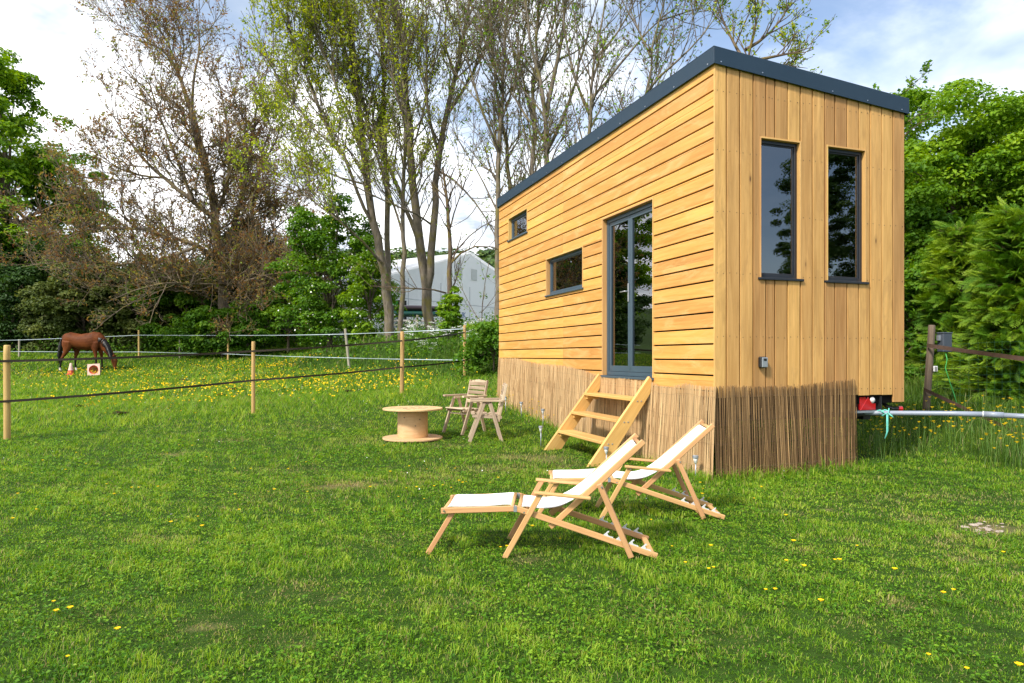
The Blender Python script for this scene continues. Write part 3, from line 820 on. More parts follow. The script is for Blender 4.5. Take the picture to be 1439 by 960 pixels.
# ================================================================== FENCES
random.seed(44)
def post(name, px, ptop, pbase, Z, rad, mat, label, group, lean=0, n=12, sink=.35, cap=.004):
    t = W(px, ptop, Z); b = W(px+lean, pbase, Z); b[2] = min(b[2], gz(b[0], b[1])) if pbase else gz(b[0], b[1])
    m = MB(); d = (t-b); L = np.linalg.norm(d); d /= L
    ps = [b-d*sink]+[b+d*L*f+np.append(np.random.default_rng(int(px)).normal(0, .0035, 2), 0) for f in (.0, .3, .6, .9)]+[t-d*.012, t]
    tube(m, np.array(ps)-b, [rad*1.05, rad*1.03, rad, rad*1.02, rad*.98, rad*.96, rad*.82], n)
    o = m.build(name, mat, None, loc=b); o.data.polygons.foreach_set('use_smooth', [len(p.vertices) == 4 for p in o.data.polygons])
    tag(o, label, 'fence post', group); return b, t
FG = 'paddock fence posts'
p1 = post('fence_post', 10, 485, 617, 9.8, .043, M['post_wood'], 'pale round fence post nearest the camera, at the left end of the dark tapes', FG, .6)
p2 = post('fence_post', 356, 480, 581, 12.8, .034, M['post_wood'], 'pale round fence post standing alone in the grass left of the spool table', FG)
p3 = post('fence_post', 565.3, 466, 552, 15.05, .045, M['post_wood'], 'pale round fence post in the buttercups just behind the spool table', FG, -1)
p4 = post('fence_post', 653, 457, 528, 18.2, .042, M['post_wood'], 'pale round corner post where dark and white tapes meet, behind the garden chairs', FG)
b1 = post('fence_post', 27, 477, 497, 33, .05, M['grey_post'], 'thin grey-green fence post at the far left, behind the horse\'s tail', FG, 0)
b2 = post('fence_post', 195, 464, 504, 32.4, .045, M['post_wood'], 'thin pale far fence post just right of the grazing horse', FG, .3)
b3 = post('fence_post', 252.5, 470, 500, 32.6, .03, M['grey_post'], 'thinnest greenish far fence post, between two pale ones behind the paddock', FG, 0)
b4 = post('fence_post', 321, 462, 505, 32.0, .045, M['post_wood'], 'thin pale far fence post under the brown-leaved tree', FG, -.5)
b5 = post('fence_post', 485, 462, 519, 23, .045, M['grey_post'], 'leaning grey fence post in front of the hawthorn bush', FG, 6)

def tape(name, pts, w, mat, label, cat='fence tape', group=None, sagk=.02):
    """flat ribbon through points, hanging a little between them"""
    q = []
    for a, b in zip(pts[:-1], pts[1:]):
        a, b = np.array(a), np.array(b); L = np.linalg.norm(b-a)
        for s in np.linspace(0, 1, 15)[:-1]:
            p = a+(b-a)*s; p[2] -= sagk*L*.25*4*s*(1-s); q.append(p)
    q.append(np.array(pts[-1])); q = np.array(q); n = len(q)
    t = np.gradient(q, axis=0); t[:, 2] = 0; t /= np.linalg.norm(t, axis=1)[:, None]
    nn = np.stack([-t[:, 1], t[:, 0], np.zeros(n)], 1)
    tw = .25*np.sin(np.arange(n)*.5)
    up = np.stack([nn[:, 0]*np.sin(tw), nn[:, 1]*np.sin(tw), np.cos(tw)], 1)*w/2
    V = np.concatenate([q-up-nn*.0012, q+up-nn*.0012, q+up+nn*.0012, q-up+nn*.0012]); m = MB()
    i = np.arange(n-1); f = []
    for k in range(4):
        k2 = (k+1) % 4; f.append(np.stack([i+k*n, i+1+k*n, i+1+k2*n, i+k2*n], 1))
    m.add(V, np.concatenate(f)); o = m.build(name, mat, None); return tag(o, label, cat, group)
TG = 'electric fence tapes'
f1, f2, f3, f4 = 9.75, 12.76, 15.0, 18.15
a0 = W(-190, 513, 8.6)
tape('fence_tape', [a0, W(10, 507.5, f1), W(356, 493.5, f2), W(565, 479, f3), W(653, 467.5, f4)], .036, M['tape_dark'], 'dark brown upper tape running past the horse along the near paddock posts', group=TG)
tape('fence_tape', [W(-190, 572, 8.6), W(10, 564, f1), W(356, 534.5, f2), W(565, 516, f3), W(653, 506.5, f4)], .036, M['tape_dark'], 'dark brown lower tape of the near paddock posts, just above the grass', group=TG)
tape('fence_tape', [W(-60, 479.5, 33), W(27, 477.8, 32.95), W(195, 471, 32.35), W(321, 471.3, 31.95), W(486, 469.5, 22.95), W(653, 462, 18.15)], .020, M['tape_white'], 'white upper tape of the far paddock fence in front of the hedge', group=TG, sagk=.006)
tape('fence_tape', [W(-60, 494, 33), W(27, 494, 32.95), W(195, 494.5, 32.35), W(321, 497.5, 31.95), W(488, 503, 22.95), W(653, 506, 18.15)], .019, M['tape_white'], 'white lower tape of the far paddock fence, level with the horse\'s knees', group=TG, sagk=.006)

# right-hand fence
rp = post('fence_post', 1309.5, 457, 588, 10.5, .052, M['old_post'], 'old dark brown fence post carrying a grey box, right of the timber house', 'old fence posts', -9, 10, .3)
tape('fence_tape', [W(1303, 485.5, 10.45), W(1439, 504.5, 8.3), W(1560, 522, 7.0)], .058, M['tape_brown'], 'brown upper tape leaving the old post in front of the conifers', group=TG, sagk=.004)
tape('fence_tape', [W(1298, 547, 10.45), W(1439, 612.5, 8.3), W(1540, 660, 7.2)], .050, M['tape_brown'], 'brown lower tape sloping down through the tall grass beside the conifers', group=TG, sagk=.004)
e0 = W(1327.5, 495, 10.5)
en = thing('fence_energiser', 'dark grey electric fence box hung on the old brown post', 'energiser', e0, R(12))
random.seed(2)
m = MB(); box(m, (-.085, -.06, .0), (.085, .06, .30)); m.build('case', M['box_grey'], en, bevel=.012)
m = MB(); box(m, (-.092, -.067, .285), (.092, .067, .305)); m.build('lid', M['box_grey'], en, bevel=.006)
m = MB(); box(m, (-.13, -.02, .18), (-.084, .02, .26)); m.build('bracket', M['galv'], en)
i0 = W(1314.5, 519.5, 10.42)
ins = thing('fence_connector', 'small white connector block halfway up the old brown post', 'connector', i0, 0)
m = MB(); box(m, (-.03, -.012, -.03), (.03, .012, .055)); m.build('body', M['white_plastic'], ins, bevel=.005)
m = MB()
for k in range(3): box(m, (-.016+.013*k, -.016, -.02), (-.010+.013*k, -.011, .045))
m.build('contacts', M['black_plastic'], ins)
m = MB(); tube(m, [W(1329, 497, 10.46), W(1331, 505, 10.44), W(1328.5, 517, 10.44), W(1335, 538, 10.42), W(1341, 555, 10.4), W(1346, 572, 10.38)], .006, 6)
tag(m.build('earth_wire', M['green_wire'], None, smooth=True), 'bright green wire hanging from the grey fence box into the grass', 'wire')
m = MB(); lines = []
Zm = 10.75; mx0, mx1 = 6.45, 9.6
def mp(s, z): x = mx0+(mx1-mx0)*s; y = Zm+.02-1.2*s; return np.array((x, y, gz(x, y)+z+.02*math.sin(9*s+z*5)))
for k in range(9): tube(m, [mp(s, .08+.115*k) for s in np.linspace(0, 1, 14)], .0015, 4, False)
for k in range(32): tube(m, [mp(k/31+.004*math.sin(k), z) for z in np.linspace(.0, 1.02, 6)], .0014, 4, False)
tag(m.build('wire_mesh', M['mesh_green'], None), 'thin dark green wire mesh stretched behind the old post and grey box', 'wire mesh')

# ================================================================== GREY PIPE AND CORD
q0 = P(2.16, -.05, H-(580.5-HY)*(P(2.16, -.05)[1])/F)
pe = W(1445, 585.5, 6.75)
m = MB(); dpt = [q0+np.array((-.25, 0.03, .003)), q0, q0*.5+pe*.5+np.array((0, 0, .012)), q0*.27+pe*.73+np.array((0, 0, .012))]
pp = thing('plastic_pipe', 'long grey plastic pipe tied to the trailer and running right through the tall grass', 'pipe', q0, 0)
tube(m, np.array(dpt)-q0, .0265, 14); m.build('tube', M['pipe'], pp, smooth=True)
s0 = q0*.27+pe*.73+np.array((0, 0, .012)); s1 = s0+(pe-s0)*.42
m = MB(); tube(m, np.array([s0-(pe-s0)*.06, s1])-q0, .031, 14); m.build('sleeve', M['pipe'], pp, smooth=True)
far = pe+(pe-s0)*2.6+np.array((0, 0, -.10))
m = MB(); tube(m, np.array([s1-(pe-s0)*.05, pe, far])-q0, .0255, 14); m.build('tube', M['pipe'], pp, smooth=True)
m = MB(); tube(m, np.array([s0-(pe-s0)*.09, s0-(pe-s0)*.062])-q0, .0325, 14); m.build('tape_band', M['white_plastic'], pp, smooth=True)
kn = P(2.145, -.085, q0[2])
m = MB()
a = np.linspace(0, 2*np.pi*2.2, 26); ax = np.append(HD, 0)
tube(m, [kn+ax*(.012*t-.06)+np.append(HV*(.034*math.cos(t)+.03), .034*math.sin(t)) for t in a], .006, 6)
tube(m, [kn+np.array((-.02, -.02, .0)), kn+np.array((-.06, -.04, .02)), kn+np.array((-.085, -.03, .0)), kn+np.array((-.05, -.03, -.02)), kn+np.array((.02, -.03, .01)), kn+np.array((.025, -.03, .06))], .005, 6)
tube(m, [kn+np.array((.02, -.03, 0)), kn+np.array((.045, -.05, -.025)), kn+np.array((.06, -.05, -.04))], .007, 6)
for dx, L in ((0, .27), (.012, .25)):
    tube(m, [kn+np.array((dx, -.03, -.01)), kn+np.array((dx-.008, -.045, -L*.4)), kn+np.array((dx-.005, -.04, -L*.75)), kn+np.array((dx-.022, -.035, -L))], [.0045, .0045, .0045, .006], 6)
tag(m.build('cord', M['ribbon'], None, smooth=True), 'turquoise cord knotted round the grey pipe with its ends hanging', 'cord')

# ================================================================== TRAFFIC CONES
c0 = G(99.5, 521.5); c0 = np.array((-17.3, 26.8, gz(-17.3, 26.8)))
c0 = W(99.6, 521.6, 27.0); c0[2] = gz(c0[0], c0[1])
cn = thing('traffic_cone', 'faded red and white traffic cone standing upright by the horse\'s hind hoof', 'traffic cone', c0, .3, 'faded traffic cones')
hc = .47
m = MB(); box(m, (-.15, -.15, 0), (.15, .15, .03)); m.build('base_plate', M['cone_red'], cn, bevel=.01)
m = MB(); lathe(m, [(.13, .03), (.095, .19)], 18); m.build('cone_body', M['cone_red'], cn, smooth=True)
m = MB(); lathe(m, [(.095, .19), (.058, .36)], 18); m.build('pale_sleeve', M['cone_pale'], cn, smooth=True)
m = MB(); lathe(m, [(.058, .36), (.036, hc), (.030, hc+.005), (.001, hc+.005)], 18); m.build('cone_tip', M['cone_pale'], cn, smooth=True)
c1 = W(131.5, 517, 26.4); g1 = gz(c1[0], c1[1])
cd = thing('traffic_cone', 'faded traffic cone lying on its side with its hollow square base facing the lawn', 'traffic cone', (c1[0], c1[1], g1+.235), 0, 'faded traffic cones')
m = MB(); Nn = 24; an = np.arange(Nn)*2*np.pi/Nn+np.pi/4
sq = np.stack([np.cos(an)/np.maximum(abs(np.cos(an)), abs(np.sin(an)))*.225, np.zeros(Nn), np.sin(an)/np.maximum(abs(np.cos(an)), abs(np.sin(an)))*.225], 1)
rg = np.stack([np.cos(an)*.17, np.zeros(Nn), np.sin(an)*.17], 1)
V = np.concatenate([sq, rg, sq+(0, .03, 0), rg+(0, .03, 0)]); j = np.arange(Nn); j2 = (j+1) % Nn
m.add(V, np.concatenate([np.stack([j, j2, j2+Nn, j+Nn], 1), np.stack([j2, j, j+2*Nn, j2+2*Nn], 1), np.stack([j+2*Nn, j+3*Nn, j2+3*Nn, j2+2*Nn], 1)]))
bp = m.build('base_plate', M['cone_pale'], cd); bp.rotation_euler = (R(-8), R(-4), R(8))
m = MB(); prof = [(.17, .0), (.125, .20), (.085, .40), (.045, .60), (.035, .66)]
V = np.concatenate([np.stack([r*np.cos(an), np.full(Nn, y), r*np.sin(an)], 1) for r, y in prof]+[np.stack([(r-.012)*np.cos(an), np.full(Nn, y), (r-.012)*np.sin(an)], 1) for r, y in prof])
ff = []
for k in range(4):
    ff.append(np.stack([j+k*Nn, j+(k+1)*Nn, j2+(k+1)*Nn, j2+k*Nn], 1)); o = 5*Nn; ff.append(np.stack([j+k*Nn+o, j2+k*Nn+o, j2+(k+1)*Nn+o, j+(k+1)*Nn+o], 1))
m.add(V, np.concatenate(ff)); cb = m.build('cone_body', M['cone_inside'], cd, smooth=True); cb.rotation_euler = (R(-8), 0, R(8))
m = MB(); V = np.concatenate([np.stack([r*np.cos(an), np.full(Nn, y), r*np.sin(an)], 1) for r, y in ((.172, -.004), (.148, .02), (.128, .06))])
m.add(V, np.concatenate([np.stack([j+k*Nn, j2+k*Nn, j2+(k+1)*Nn, j+(k+1)*Nn], 1) for k in (0, 1)])); rb = m.build('red_rim', M['cone_red'], cd, smooth=True); rb.rotation_euler = (R(-8), 0, R(8))

# ================================================================== DUNG HEAPS, STONES
r = np.random.default_rng(9); random.seed(9)
heaps = [(169, 583, 15, 'dark flat dung heap in the meadow between the nearest two posts, below the cones'), (223, 532, 8, 'dark dung heap in the buttercups right of the fallen cone'), (258, 535, 9, 'small dark dung heap, left of a neighbouring one near the middle of the paddock'),
         (287, 535, 7, 'small dark dung heap left of the thin pale far post, in the paddock'), (325, 548, 11, 'dark dung heap just left of the lone fence post'), (339, 545, 6, 'smallest dark dung heap touching the left side of the lone fence post'),
         (293, 558, 6, 'tiny dark dung heap below a larger one, left of the lone post'), (311, 556, 9, 'dark dung heap in front of the others, left of the lone post'), (111, 572, 9, 'low dark clod added for a patch of dark grass under the horse, left part of the paddock'), (489, 551, 9, 'brown dung heap in the buttercups left of the post behind the spool table')]  # the low clod stands in for a patch of dark grass
for px, py, wpx, lab in heaps:
    q = G(px, py); wd = wpx*q[1]/F; m = MB()
    for k in range(16):
        a = r.random()*6.28; rr = wd*.5*math.sqrt(r.random())*1.2; s = wd*r.uniform(.10, .24)
        cx_, cy_, cz_ = rr*math.cos(a), rr*math.sin(a)*.8, max(0, (wd*.32-rr*.5))*r.uniform(.4, 1)
        th = np.linspace(.15, np.pi-.15, 5)
        an6 = np.arange(7)*2*np.pi/7+r.random()
        V = np.concatenate([np.stack([s*math.sin(t)*np.cos(an6)*r.uniform(.8, 1.2, 7), s*math.sin(t)*np.sin(an6)*r.uniform(.8, 1.2, 7), np.full(7, s*.75*math.cos(t))], 1) for t in th])+(cx_, cy_, cz_+s*.3)
        jj = np.arange(7); j3 = (jj+1) % 7
        m.add(V, np.concatenate([np.stack([jj+i*7, jj+(i+1)*7, j3+(i+1)*7, j3+i*7], 1) for i in range(4)])); m.l.append(jj[::-1]*1+m.n-35); m.s.append(np.array([7])); m.m.append(np.array([0]))
    o = m.build('dung_heap', M['dung'], None, smooth=True, loc=q); tag(o, lab, 'dung heap', 'dung heaps in the paddock')
def stone(px, py, s, label):
    q = G(px, py); m = MB(); nn = 9; an9 = np.arange(nn)*2*np.pi/nn
    lv = [(.75, -.3), (1.0, -.08), (.82, .14), (.4, .22)]
    V = np.concatenate([np.stack([s*a*np.cos(an9)*r.uniform(.75, 1.2, nn), s*a*.8*np.sin(an9)*r.uniform(.75, 1.2, nn), np.full(nn, s*z*.8)+r.normal(0, s*.05, nn)], 1) for a, z in lv])
    jj = np.arange(nn); j3 = (jj+1) % nn
    m.add(V, np.concatenate([np.stack([jj+i*nn, j3+i*nn, j3+(i+1)*nn, jj+(i+1)*nn], 1) for i in range(3)])); m.l.append(jj+m.n-nn); m.s.append(np.array([nn])); m.m.append(np.array([0]))
    o = m.build('stone', M['stone'], None, loc=q, bevel=s*.08); o.rotation_euler = (0, 0, r.random()*6); tag(o, label, 'stone', 'pale stones in the bare earth patch')
SL = 'small pale stone in the patch of bare earth at the right edge of the lawn'
for k in range(26):
    a = r.random()*6.28; rr = math.sqrt(r.random()); px = 1386+38*rr*math.cos(a)*r.uniform(.4, 1.1); py = 743+9*rr*math.sin(a)
    stone(px, py, r.choice([.010, .015, .022, .03], p=[.35, .35, .2, .1]), SL)
stone(1368, 738, .035, 'largest pale stone, at the left end of the bare earth patch'); stone(1377, 736, .026, 'second large pale stone, just right of the largest at the bare patch'); stone(1404, 748, .034, 'broad flat pale stone at the front of the bare earth patch')

# ================================================================== HORSE
def horse():
    hz_ = W(115, 520, 28.8); gx_, gy_ = (93-CX)/F*28.8, 28.8
    base = np.array(((116-CX)/F*28.8, 28.8, gz((116-CX)/F*28.8, 28.8)-.02))
    m = MB()
    def body(rings, n=16, lat=None):
        """closed tube of elliptical rings (x, y, z, half width, half height), each square to the run"""
        P_ = np.array([q[:3] for q in rings], float); t = np.gradient(P_, axis=0); t /= np.linalg.norm(t, axis=1)[:, None]
        k = len(P_); an = np.arange(n)*2*np.pi/n; side = np.array((0, 1., 0)); up = np.cross(t, side); up /= np.linalg.norm(up, axis=1)[:, None]
        rw = np.array([q[3] for q in rings]); rh = np.array([q[4] for q in rings])
        v = P_[:, None]+(rw[:, None]*np.cos(an))[..., None]*side+(rh[:, None]*np.sin(an))[..., None]*up[:, None]
        i = np.arange(k-1)[:, None]*n; j = np.arange(n)[None]; j2 = (j+1) % n
        m.add(v.reshape(-1, 3), np.stack([i+j, i+j2, i+n+j2, i+n+j], -1).reshape(-1, 4))
        for r0 in (0, (k-1)*n):
            ids = np.arange(n)+r0+m.n-k*n; m.l.append(ids if r0 else ids[::-1]); m.s.append(np.array([n])); m.m.append(np.array([0]))
    body([(-.80, 0, 1.30, .06, .08), (-.76, 0, 1.32, .16, .20), (-.66, 0, 1.33, .24, .26), (-.50, 0, 1.355, .275, .29), (-.30, 0, 1.30, .275, .30), (-.08, 0, 1.235, .285, .33), (.15, 0, 1.235, .295, .365), (.36, 0, 1.245, .285, .37), (.54, 0, 1.29, .255, .385), (.68, 0, 1.29, .205, .34), (.80, 0, 1.23, .16, .27), (.86, 0, 1.20, .10, .2)], 20)
    body([(.62, 0, 1.36, .15, .22), (.78, 0, 1.24, .14, .25), (.92, 0, 1.08, .115, .215), (1.04, 0, .92, .10, .175), (1.15, 0, .77, .085, .145), (1.25, 0, .63, .08, .125), (1.32, 0, .53, .078, .11)], 16)
    body([(1.27, 0, .61, .07, .10), (1.325, 0, .52, .085, .125), (1.345, 0, .42, .085, .13), (1.355, 0, .31, .068, .105), (1.365, 0, .20, .052, .075), (1.375, 0, .11, .050, .062), (1.38, 0, .05, .046, .052), (1.382, 0, .03, .03, .03)], 14)
    for s_, hx in ((-1, 0), (1, 1)):
        y = .15*s_
        H_ = [(-.52, 1.24, .15, .25), (-.55, 1.06, .13, .22), (-.57, .92, .105, .155), (-.63, .78, .075, .10), (-.71, .64, .052, .066), (-.775, .55, .045, .058), (-.80, .47, .037, .044), (-.815, .36, .034, .038), (-.845, .20, .038, .042), (-.855, .14, .036, .038), (-.85, .08, .042, .045), (-.835, .03, .05, .056), (-.832, .0, .052, .06)] if not hx else \
             [(-.46, 1.24, .15, .24), (-.38, 1.06, .13, .21), (-.33, .92, .10, .15), (-.345, .78, .075, .10), (-.385, .64, .052, .066), (-.405, .55, .045, .058), (-.405, .47, .037, .044), (-.40, .36, .034, .038), (-.39, .20, .038, .042), (-.38, .14, .036, .038), (-.36, .08, .042, .045), (-.345, .03, .05, .056), (-.34, .0, .052, .06)]
        body([(x, y, z, w_, l_) for x, z, w_, l_ in H_], 12)
        y = .13*s_; dx = .09 if hx else 0
        body([(x+dx*f, y, z, w_, l_) for x, z, w_, l_, f in [(.60, 1.22, .11, .20, .3), (.60, 1.02, .105, .165, .5), (.605, .88, .085, .115, .8), (.62, .74, .06, .078, 1), (.64, .60, .050, .056, 1), (.645, .52, .050, .056, 1), (.65, .44, .036, .042, 1), (.652, .32, .034, .038, 1), (.656, .19, .038, .043, 1), (.665, .13, .036, .038, 1), (.68, .075, .042, .046, 1), (.69, .03, .05, .056, 1), (.692, .0, .052, .06, 1)]], 12)
    o = bpy.data.objects.new('horse', m.mesh('horse', M['dung'])); COL.objects.link(o); o.location = base
    rm = o.modifiers.new('remesh', 'REMESH'); rm.mode = 'VOXEL'; rm.voxel_size = .016
    sm = o.modifiers.new('smooth', 'SMOOTH'); sm.factor = .5; sm.iterations = 8
    dg = bpy.context.evaluated_depsgraph_get(); ev = o.evaluated_get(dg)
    m2 = bpy.data.meshes.new_from_object(ev); o.modifiers.clear(); o.data = m2
    N = NT('bay_coat'); co = N.n('TexCoord').outputs['Object']; sx = N.n('SeparateXYZ', None, Vector=co)
    z = sx.outputs[2]; x = sx.outputs[0]
    nz = N.noise(co, 3., 3.)
    base_c = N.mix(N.maprange(nz, .35, .65, 0, 1), (.080, .022, .006), (.150, .044, .012))
    # black points: lower legs and muzzle
    leg = N.math('MULTIPLY', N.maprange(N.math('ADD', z, N.math('MULTIPLY', nz, .12)), .66, .52, 0, 1), N.math('LESS_THAN', x, .95))
    c = N.mix(leg, base_c, (.012, .008, .007))
    muz = N.math('MULTIPLY', N.maprange(z, .13, .06, 0, 1), N.math('GREATER_THAN', x, 1.2)); c = N.mix(muz, c, (.02, .014, .012))
    sock = N.math('MULTIPLY', N.maprange(z, .17, .13, 0, 1), N.math('LESS_THAN', x, -.2)); c = N.mix(sock, c, (.55, .50, .45))
    hoof = N.math('MULTIPLY', N.maprange(z, .05, .045, 0, 1), N.math('LESS_THAN', x, .95)); c = N.mix(hoof, c, (.12, .09, .07))
    mat = N.done(N.pbr(c, .6, 0, .12))
    m2.materials.clear(); m2.materials.append(mat); m2.polygons.foreach_set('use_smooth', [True]*len(m2.polygons))
    tag(o, 'dark bay horse with white hind socks grazing in the paddock', 'horse')
    black = plain('black_hair', (.010, .008, .008), .5)
    rr = np.random.default_rng(3)
    m = MB()
    for k in range(46):
        y = rr.normal(0, .03); s = rr.uniform(.75, 1)
        pts = [(-.78, y*.5, 1.45), (-.86, y, 1.32), (-.93+rr.normal(0, .02), y*1.3, 1.0), (-.96+rr.normal(0, .03), y*1.6, .65), (-.95+rr.normal(0, .04), y*1.3, 1.45-1.22*s)]
        tube(m, pts, [.02, .026, .026, .022, .004], 5)
    m.build('tail', black, o, smooth=True)
    m = MB()
    for k in range(70):
        f = rr.random(); p = np.array((.58+.74*f, 0, 1.60-.98*f**1.15)); p[0] += .03*math.sin(f*3.1)
        crest = np.array((.62+.68*f+.10*math.sin(f*math.pi), .0, 1.55-.95*f+.13*math.sin(f*math.pi)))
        d = rr.uniform(.12, .26)
        tube(m, [crest+(0, .02, .0), crest+(.02, -.06, .01), crest+(-.02, -.15, -.06), crest+(-.06+rr.normal(0, .02), -.185, -d)], [.02, .024, .02, .004], 5)
    m.build('mane', black, o, smooth=True)
    for s in (-1, 1):
        m = MB(); tube(m, [(1.31, s*.055, .59), (1.355, s*.075, .655), (1.395, s*.08, .71)], [.035, .034, .004], 7); m.build('ear', mat, o, smooth=True)
        m = MB(); lathe(m, [(.001, -.016), (.014, -.008), (.016, 0), (.014, .008), (.001, .016)], 8, (1.385, s*.082, .435)); m.build('eye', M['black_plastic'], o, smooth=True)
horse()

# ================================================================== MARQUEE AND BOATS behind the trees
Zt = 45.; ax0 = W(660, 357, Zt); ax0z = ax0[2]
dg_ = np.array((.547, .837, 0)); dr_ = np.array((-.837, .547, 0))
gt = 2.35
mq = thing('marquee', 'large white marquee with a pitched roof standing behind the tall trees', 'marquee', (ax0[0], ax0[1], gt-.4), math.atan2(dg_[1], dg_[0]))
hz0 = ax0z-gt+.4; hw_ = 9.0; ev = hz0-hw_*.287; DL = 9.
m = MB(); prism(m, [(-hw_, 0, 0), (hw_, 0, 0), (hw_, 0, ev), (0, 0, hz0), (-hw_, 0, ev)], (0, .06, 0)); m.build('gable_wall', M['tent'], mq)
m = MB(); box(m, (-hw_, .06, 0), (-hw_+.05, DL, ev)); box(m, (hw_-.05, .06, 0), (hw_, DL, ev)); box(m, (-hw_+.05, DL-.06, 0), (hw_-.05, DL, ev)); m.build('side_wall', M['tent'], mq)
m = MB()
for s in (-1, 1): prism(m, [(0, -.12, hz0+.06), (s*(hw_+.2), -.12, ev-.0), (s*(hw_+.2), -.12, ev+.06), (0, -.12, hz0+.12)], (0, DL+.2, 0))
m.build('roof', M['tent'], mq)
m = MB(); box(m, (-hw_, -.02, 2.62), (hw_, -.002, 2.67)); 
for x in (-6, -3, 0, 3, 6): box(m, (x-.03, -.015, .0), (x+.03, -.002, ev+.4))
m.build('seam', plain('pvc_seam', (.52, .53, .56), .5), mq)
for x in (.42, -1.2):
    m = MB(); box(m, (x-.25, -.04, hz0-1.7), (x+.35, -.003, hz0-.97)); m.build('vent', plain('vent_flap', (.55, .55, .54), .6), mq)
m = MB(); box(m, (-7.9, -.03, .0), (-6.3, -.016, 2.5)); op = m.build('opening', plain('tent_inside_dim', (.42, .43, .45), .7), mq)  # flat sheet on the gable; the dimness inside is put into its colour
m = MB(); box(m, (-7.6, -.05, 1.9), (-6.35, -.034, 2.42)); m.build('banner', M['green_banner'], op)
m = MB(); tube(m, [(-6.9, -.1, 0), (-6.9, -.1, 2.5)], .07, 8); tube(m, [(-6.35, -.1, 0), (-6.35, -.1, 2.5)], .06, 8); m.build('pole', M['black_steel'], op)
def lettering(txt, x, z, size):
    cu = bpy.data.curves.new('letters', 'FONT'); cu.body = txt; cu.size = size; cu.extrude = .004; cu.align_x = 'CENTER'
    to = bpy.data.objects.new('letters_tmp', cu); COL.objects.link(to)
    dg2 = bpy.context.evaluated_depsgraph_get(); me = bpy.data.meshes.new_from_object(to.evaluated_get(dg2)); bpy.data.objects.remove(to)
    me.materials.clear(); me.materials.append(M['blue_ink'])
    o = bpy.data.objects.new('lettering', me); COL.objects.link(o); o.parent = mq; o.location = (x, -.012, z); o.rotation_euler = (R(90), 0, 0)
# boats on a rack in front of the tent
bk = W(585, 462, 36.); bg = gz(bk[0], bk[1])
rk = thing('boat_rack', 'low rack of pale boards stacked under dark boats beside the marquee', 'rack', (bk[0], bk[1], bg), .25)
m = MB(); random.seed(8)
for k in range(4):
    z = .15+.22*k; box(m, (-1.9, -.4, z), (1.9, -.32, z+.09)); box(m, (-1.7, .2, z), (1.8, .28, z+.08))
m.build('boards', M['rack'], rk)
for x in (-1.5, 0, 1.5):
    m = MB(); box(m, (x-.05, -.5, -.4), (x+.05, -.41, 1.15)); m.build('upright', M['grey_post'], rk)
def kayak(z, y, L, mat, label, dx=0):
    m = MB(); s = np.linspace(-1, 1, 15); w = .30*(1-s**2)**.7+.01
    n = 10; an = np.arange(n)*2*np.pi/n
    V = np.stack([np.repeat(s*L/2, n), (w[:, None]*np.cos(an)[None]).ravel(), ((w*.55)[:, None]*np.sin(an)[None]+.10*(s**4)[:, None]).ravel()], 1)
    i = np.arange(14)[:, None]*n; j = np.arange(n)[None]; j2 = (j+1) % n
    m.add(V, np.stack([i+j, i+j2, i+n+j2, i+n+j], -1).reshape(-1, 4))
    o = m.build('kayak', mat, None, smooth=True, loc=(bk[0]+dx, bk[1]+y, bg+z)); o.rotation_euler = (0, 0, .25); tag(o, label, 'kayak', 'kayaks by the marquee')
kayak(1.22, 0, 4.3, M['kayak_green'], 'dark green kayak resting on the pale rack by the marquee'); kayak(1.52, .05, 4.6, M['kayak_dark'], 'blackish kayak lying on top of the dark green one', -.1)
lettering('UK', -.78, 1.78, .52); lettering('UK', -.84, 1.22, .46)
# ================================================================== TREES
M['bark_grey'] = bark('bark_grey', (.10, .082, .06), (.215, .18, .14), (.15, .13, .03), 4., .42)
M['bark_dark'] = bark('bark_dark', (.085, .065, .048), (.19, .15, .115), (.10, .095, .03), 5., .35)
M['bark_walnut'] = bark('bark_walnut', (.115, .088, .066), (.22, .175, .13), (.24, .19, .05), 5., .42)
M['bark_brown'] = bark('bark_brown', (.075, .052, .036), (.15, .11, .078), (.17, .13, .03), 5., .40)
M['lf_rust'] = foliage('leaf_rust', [(0, (.17, .083, .034)), (.35, (.27, .150, .050)), (.62, (.34, .230, .065)), (.85, (.30, .28, .058)), (1, (.22, .31, .05))], .5)
M['lf_spring'] = foliage('leaf_spring', [(0, (.16, .25, .012)), (.5, (.33, .43, .022)), (1, (.50, .55, .06))], .5)
M['lf_green'] = foliage('leaf_green', [(0, (.032, .100, .008)), (.5, (.095, .225, .015)), (1, (.21, .35, .03))], .42)
M['lf_bright'] = foliage('leaf_bright', [(0, (.050, .135, .006)), (.5, (.145, .29, .011)), (1, (.31, .46, .026))], .42)
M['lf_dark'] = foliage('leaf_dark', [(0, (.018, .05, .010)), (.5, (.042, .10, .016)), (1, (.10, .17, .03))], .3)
M['lf_olive'] = foliage('leaf_olive', [(0, (.045, .070, .016)), (.5, (.095, .135, .028)), (1, (.19, .22, .05))], .35)
M['lf_conifer'] = foliage('leaf_conifer', [(0, (.026, .10, .010)), (.5, (.10, .23, .016)), (1, (.31, .44, .035))], .3, .5)
M['lf_seed'] = foliage('seed_keys', [(0, (.10, .055, .022)), (.5, (.19, .115, .04)), (.8, (.17, .16, .03)), (1, (.17, .25, .03))], .4)

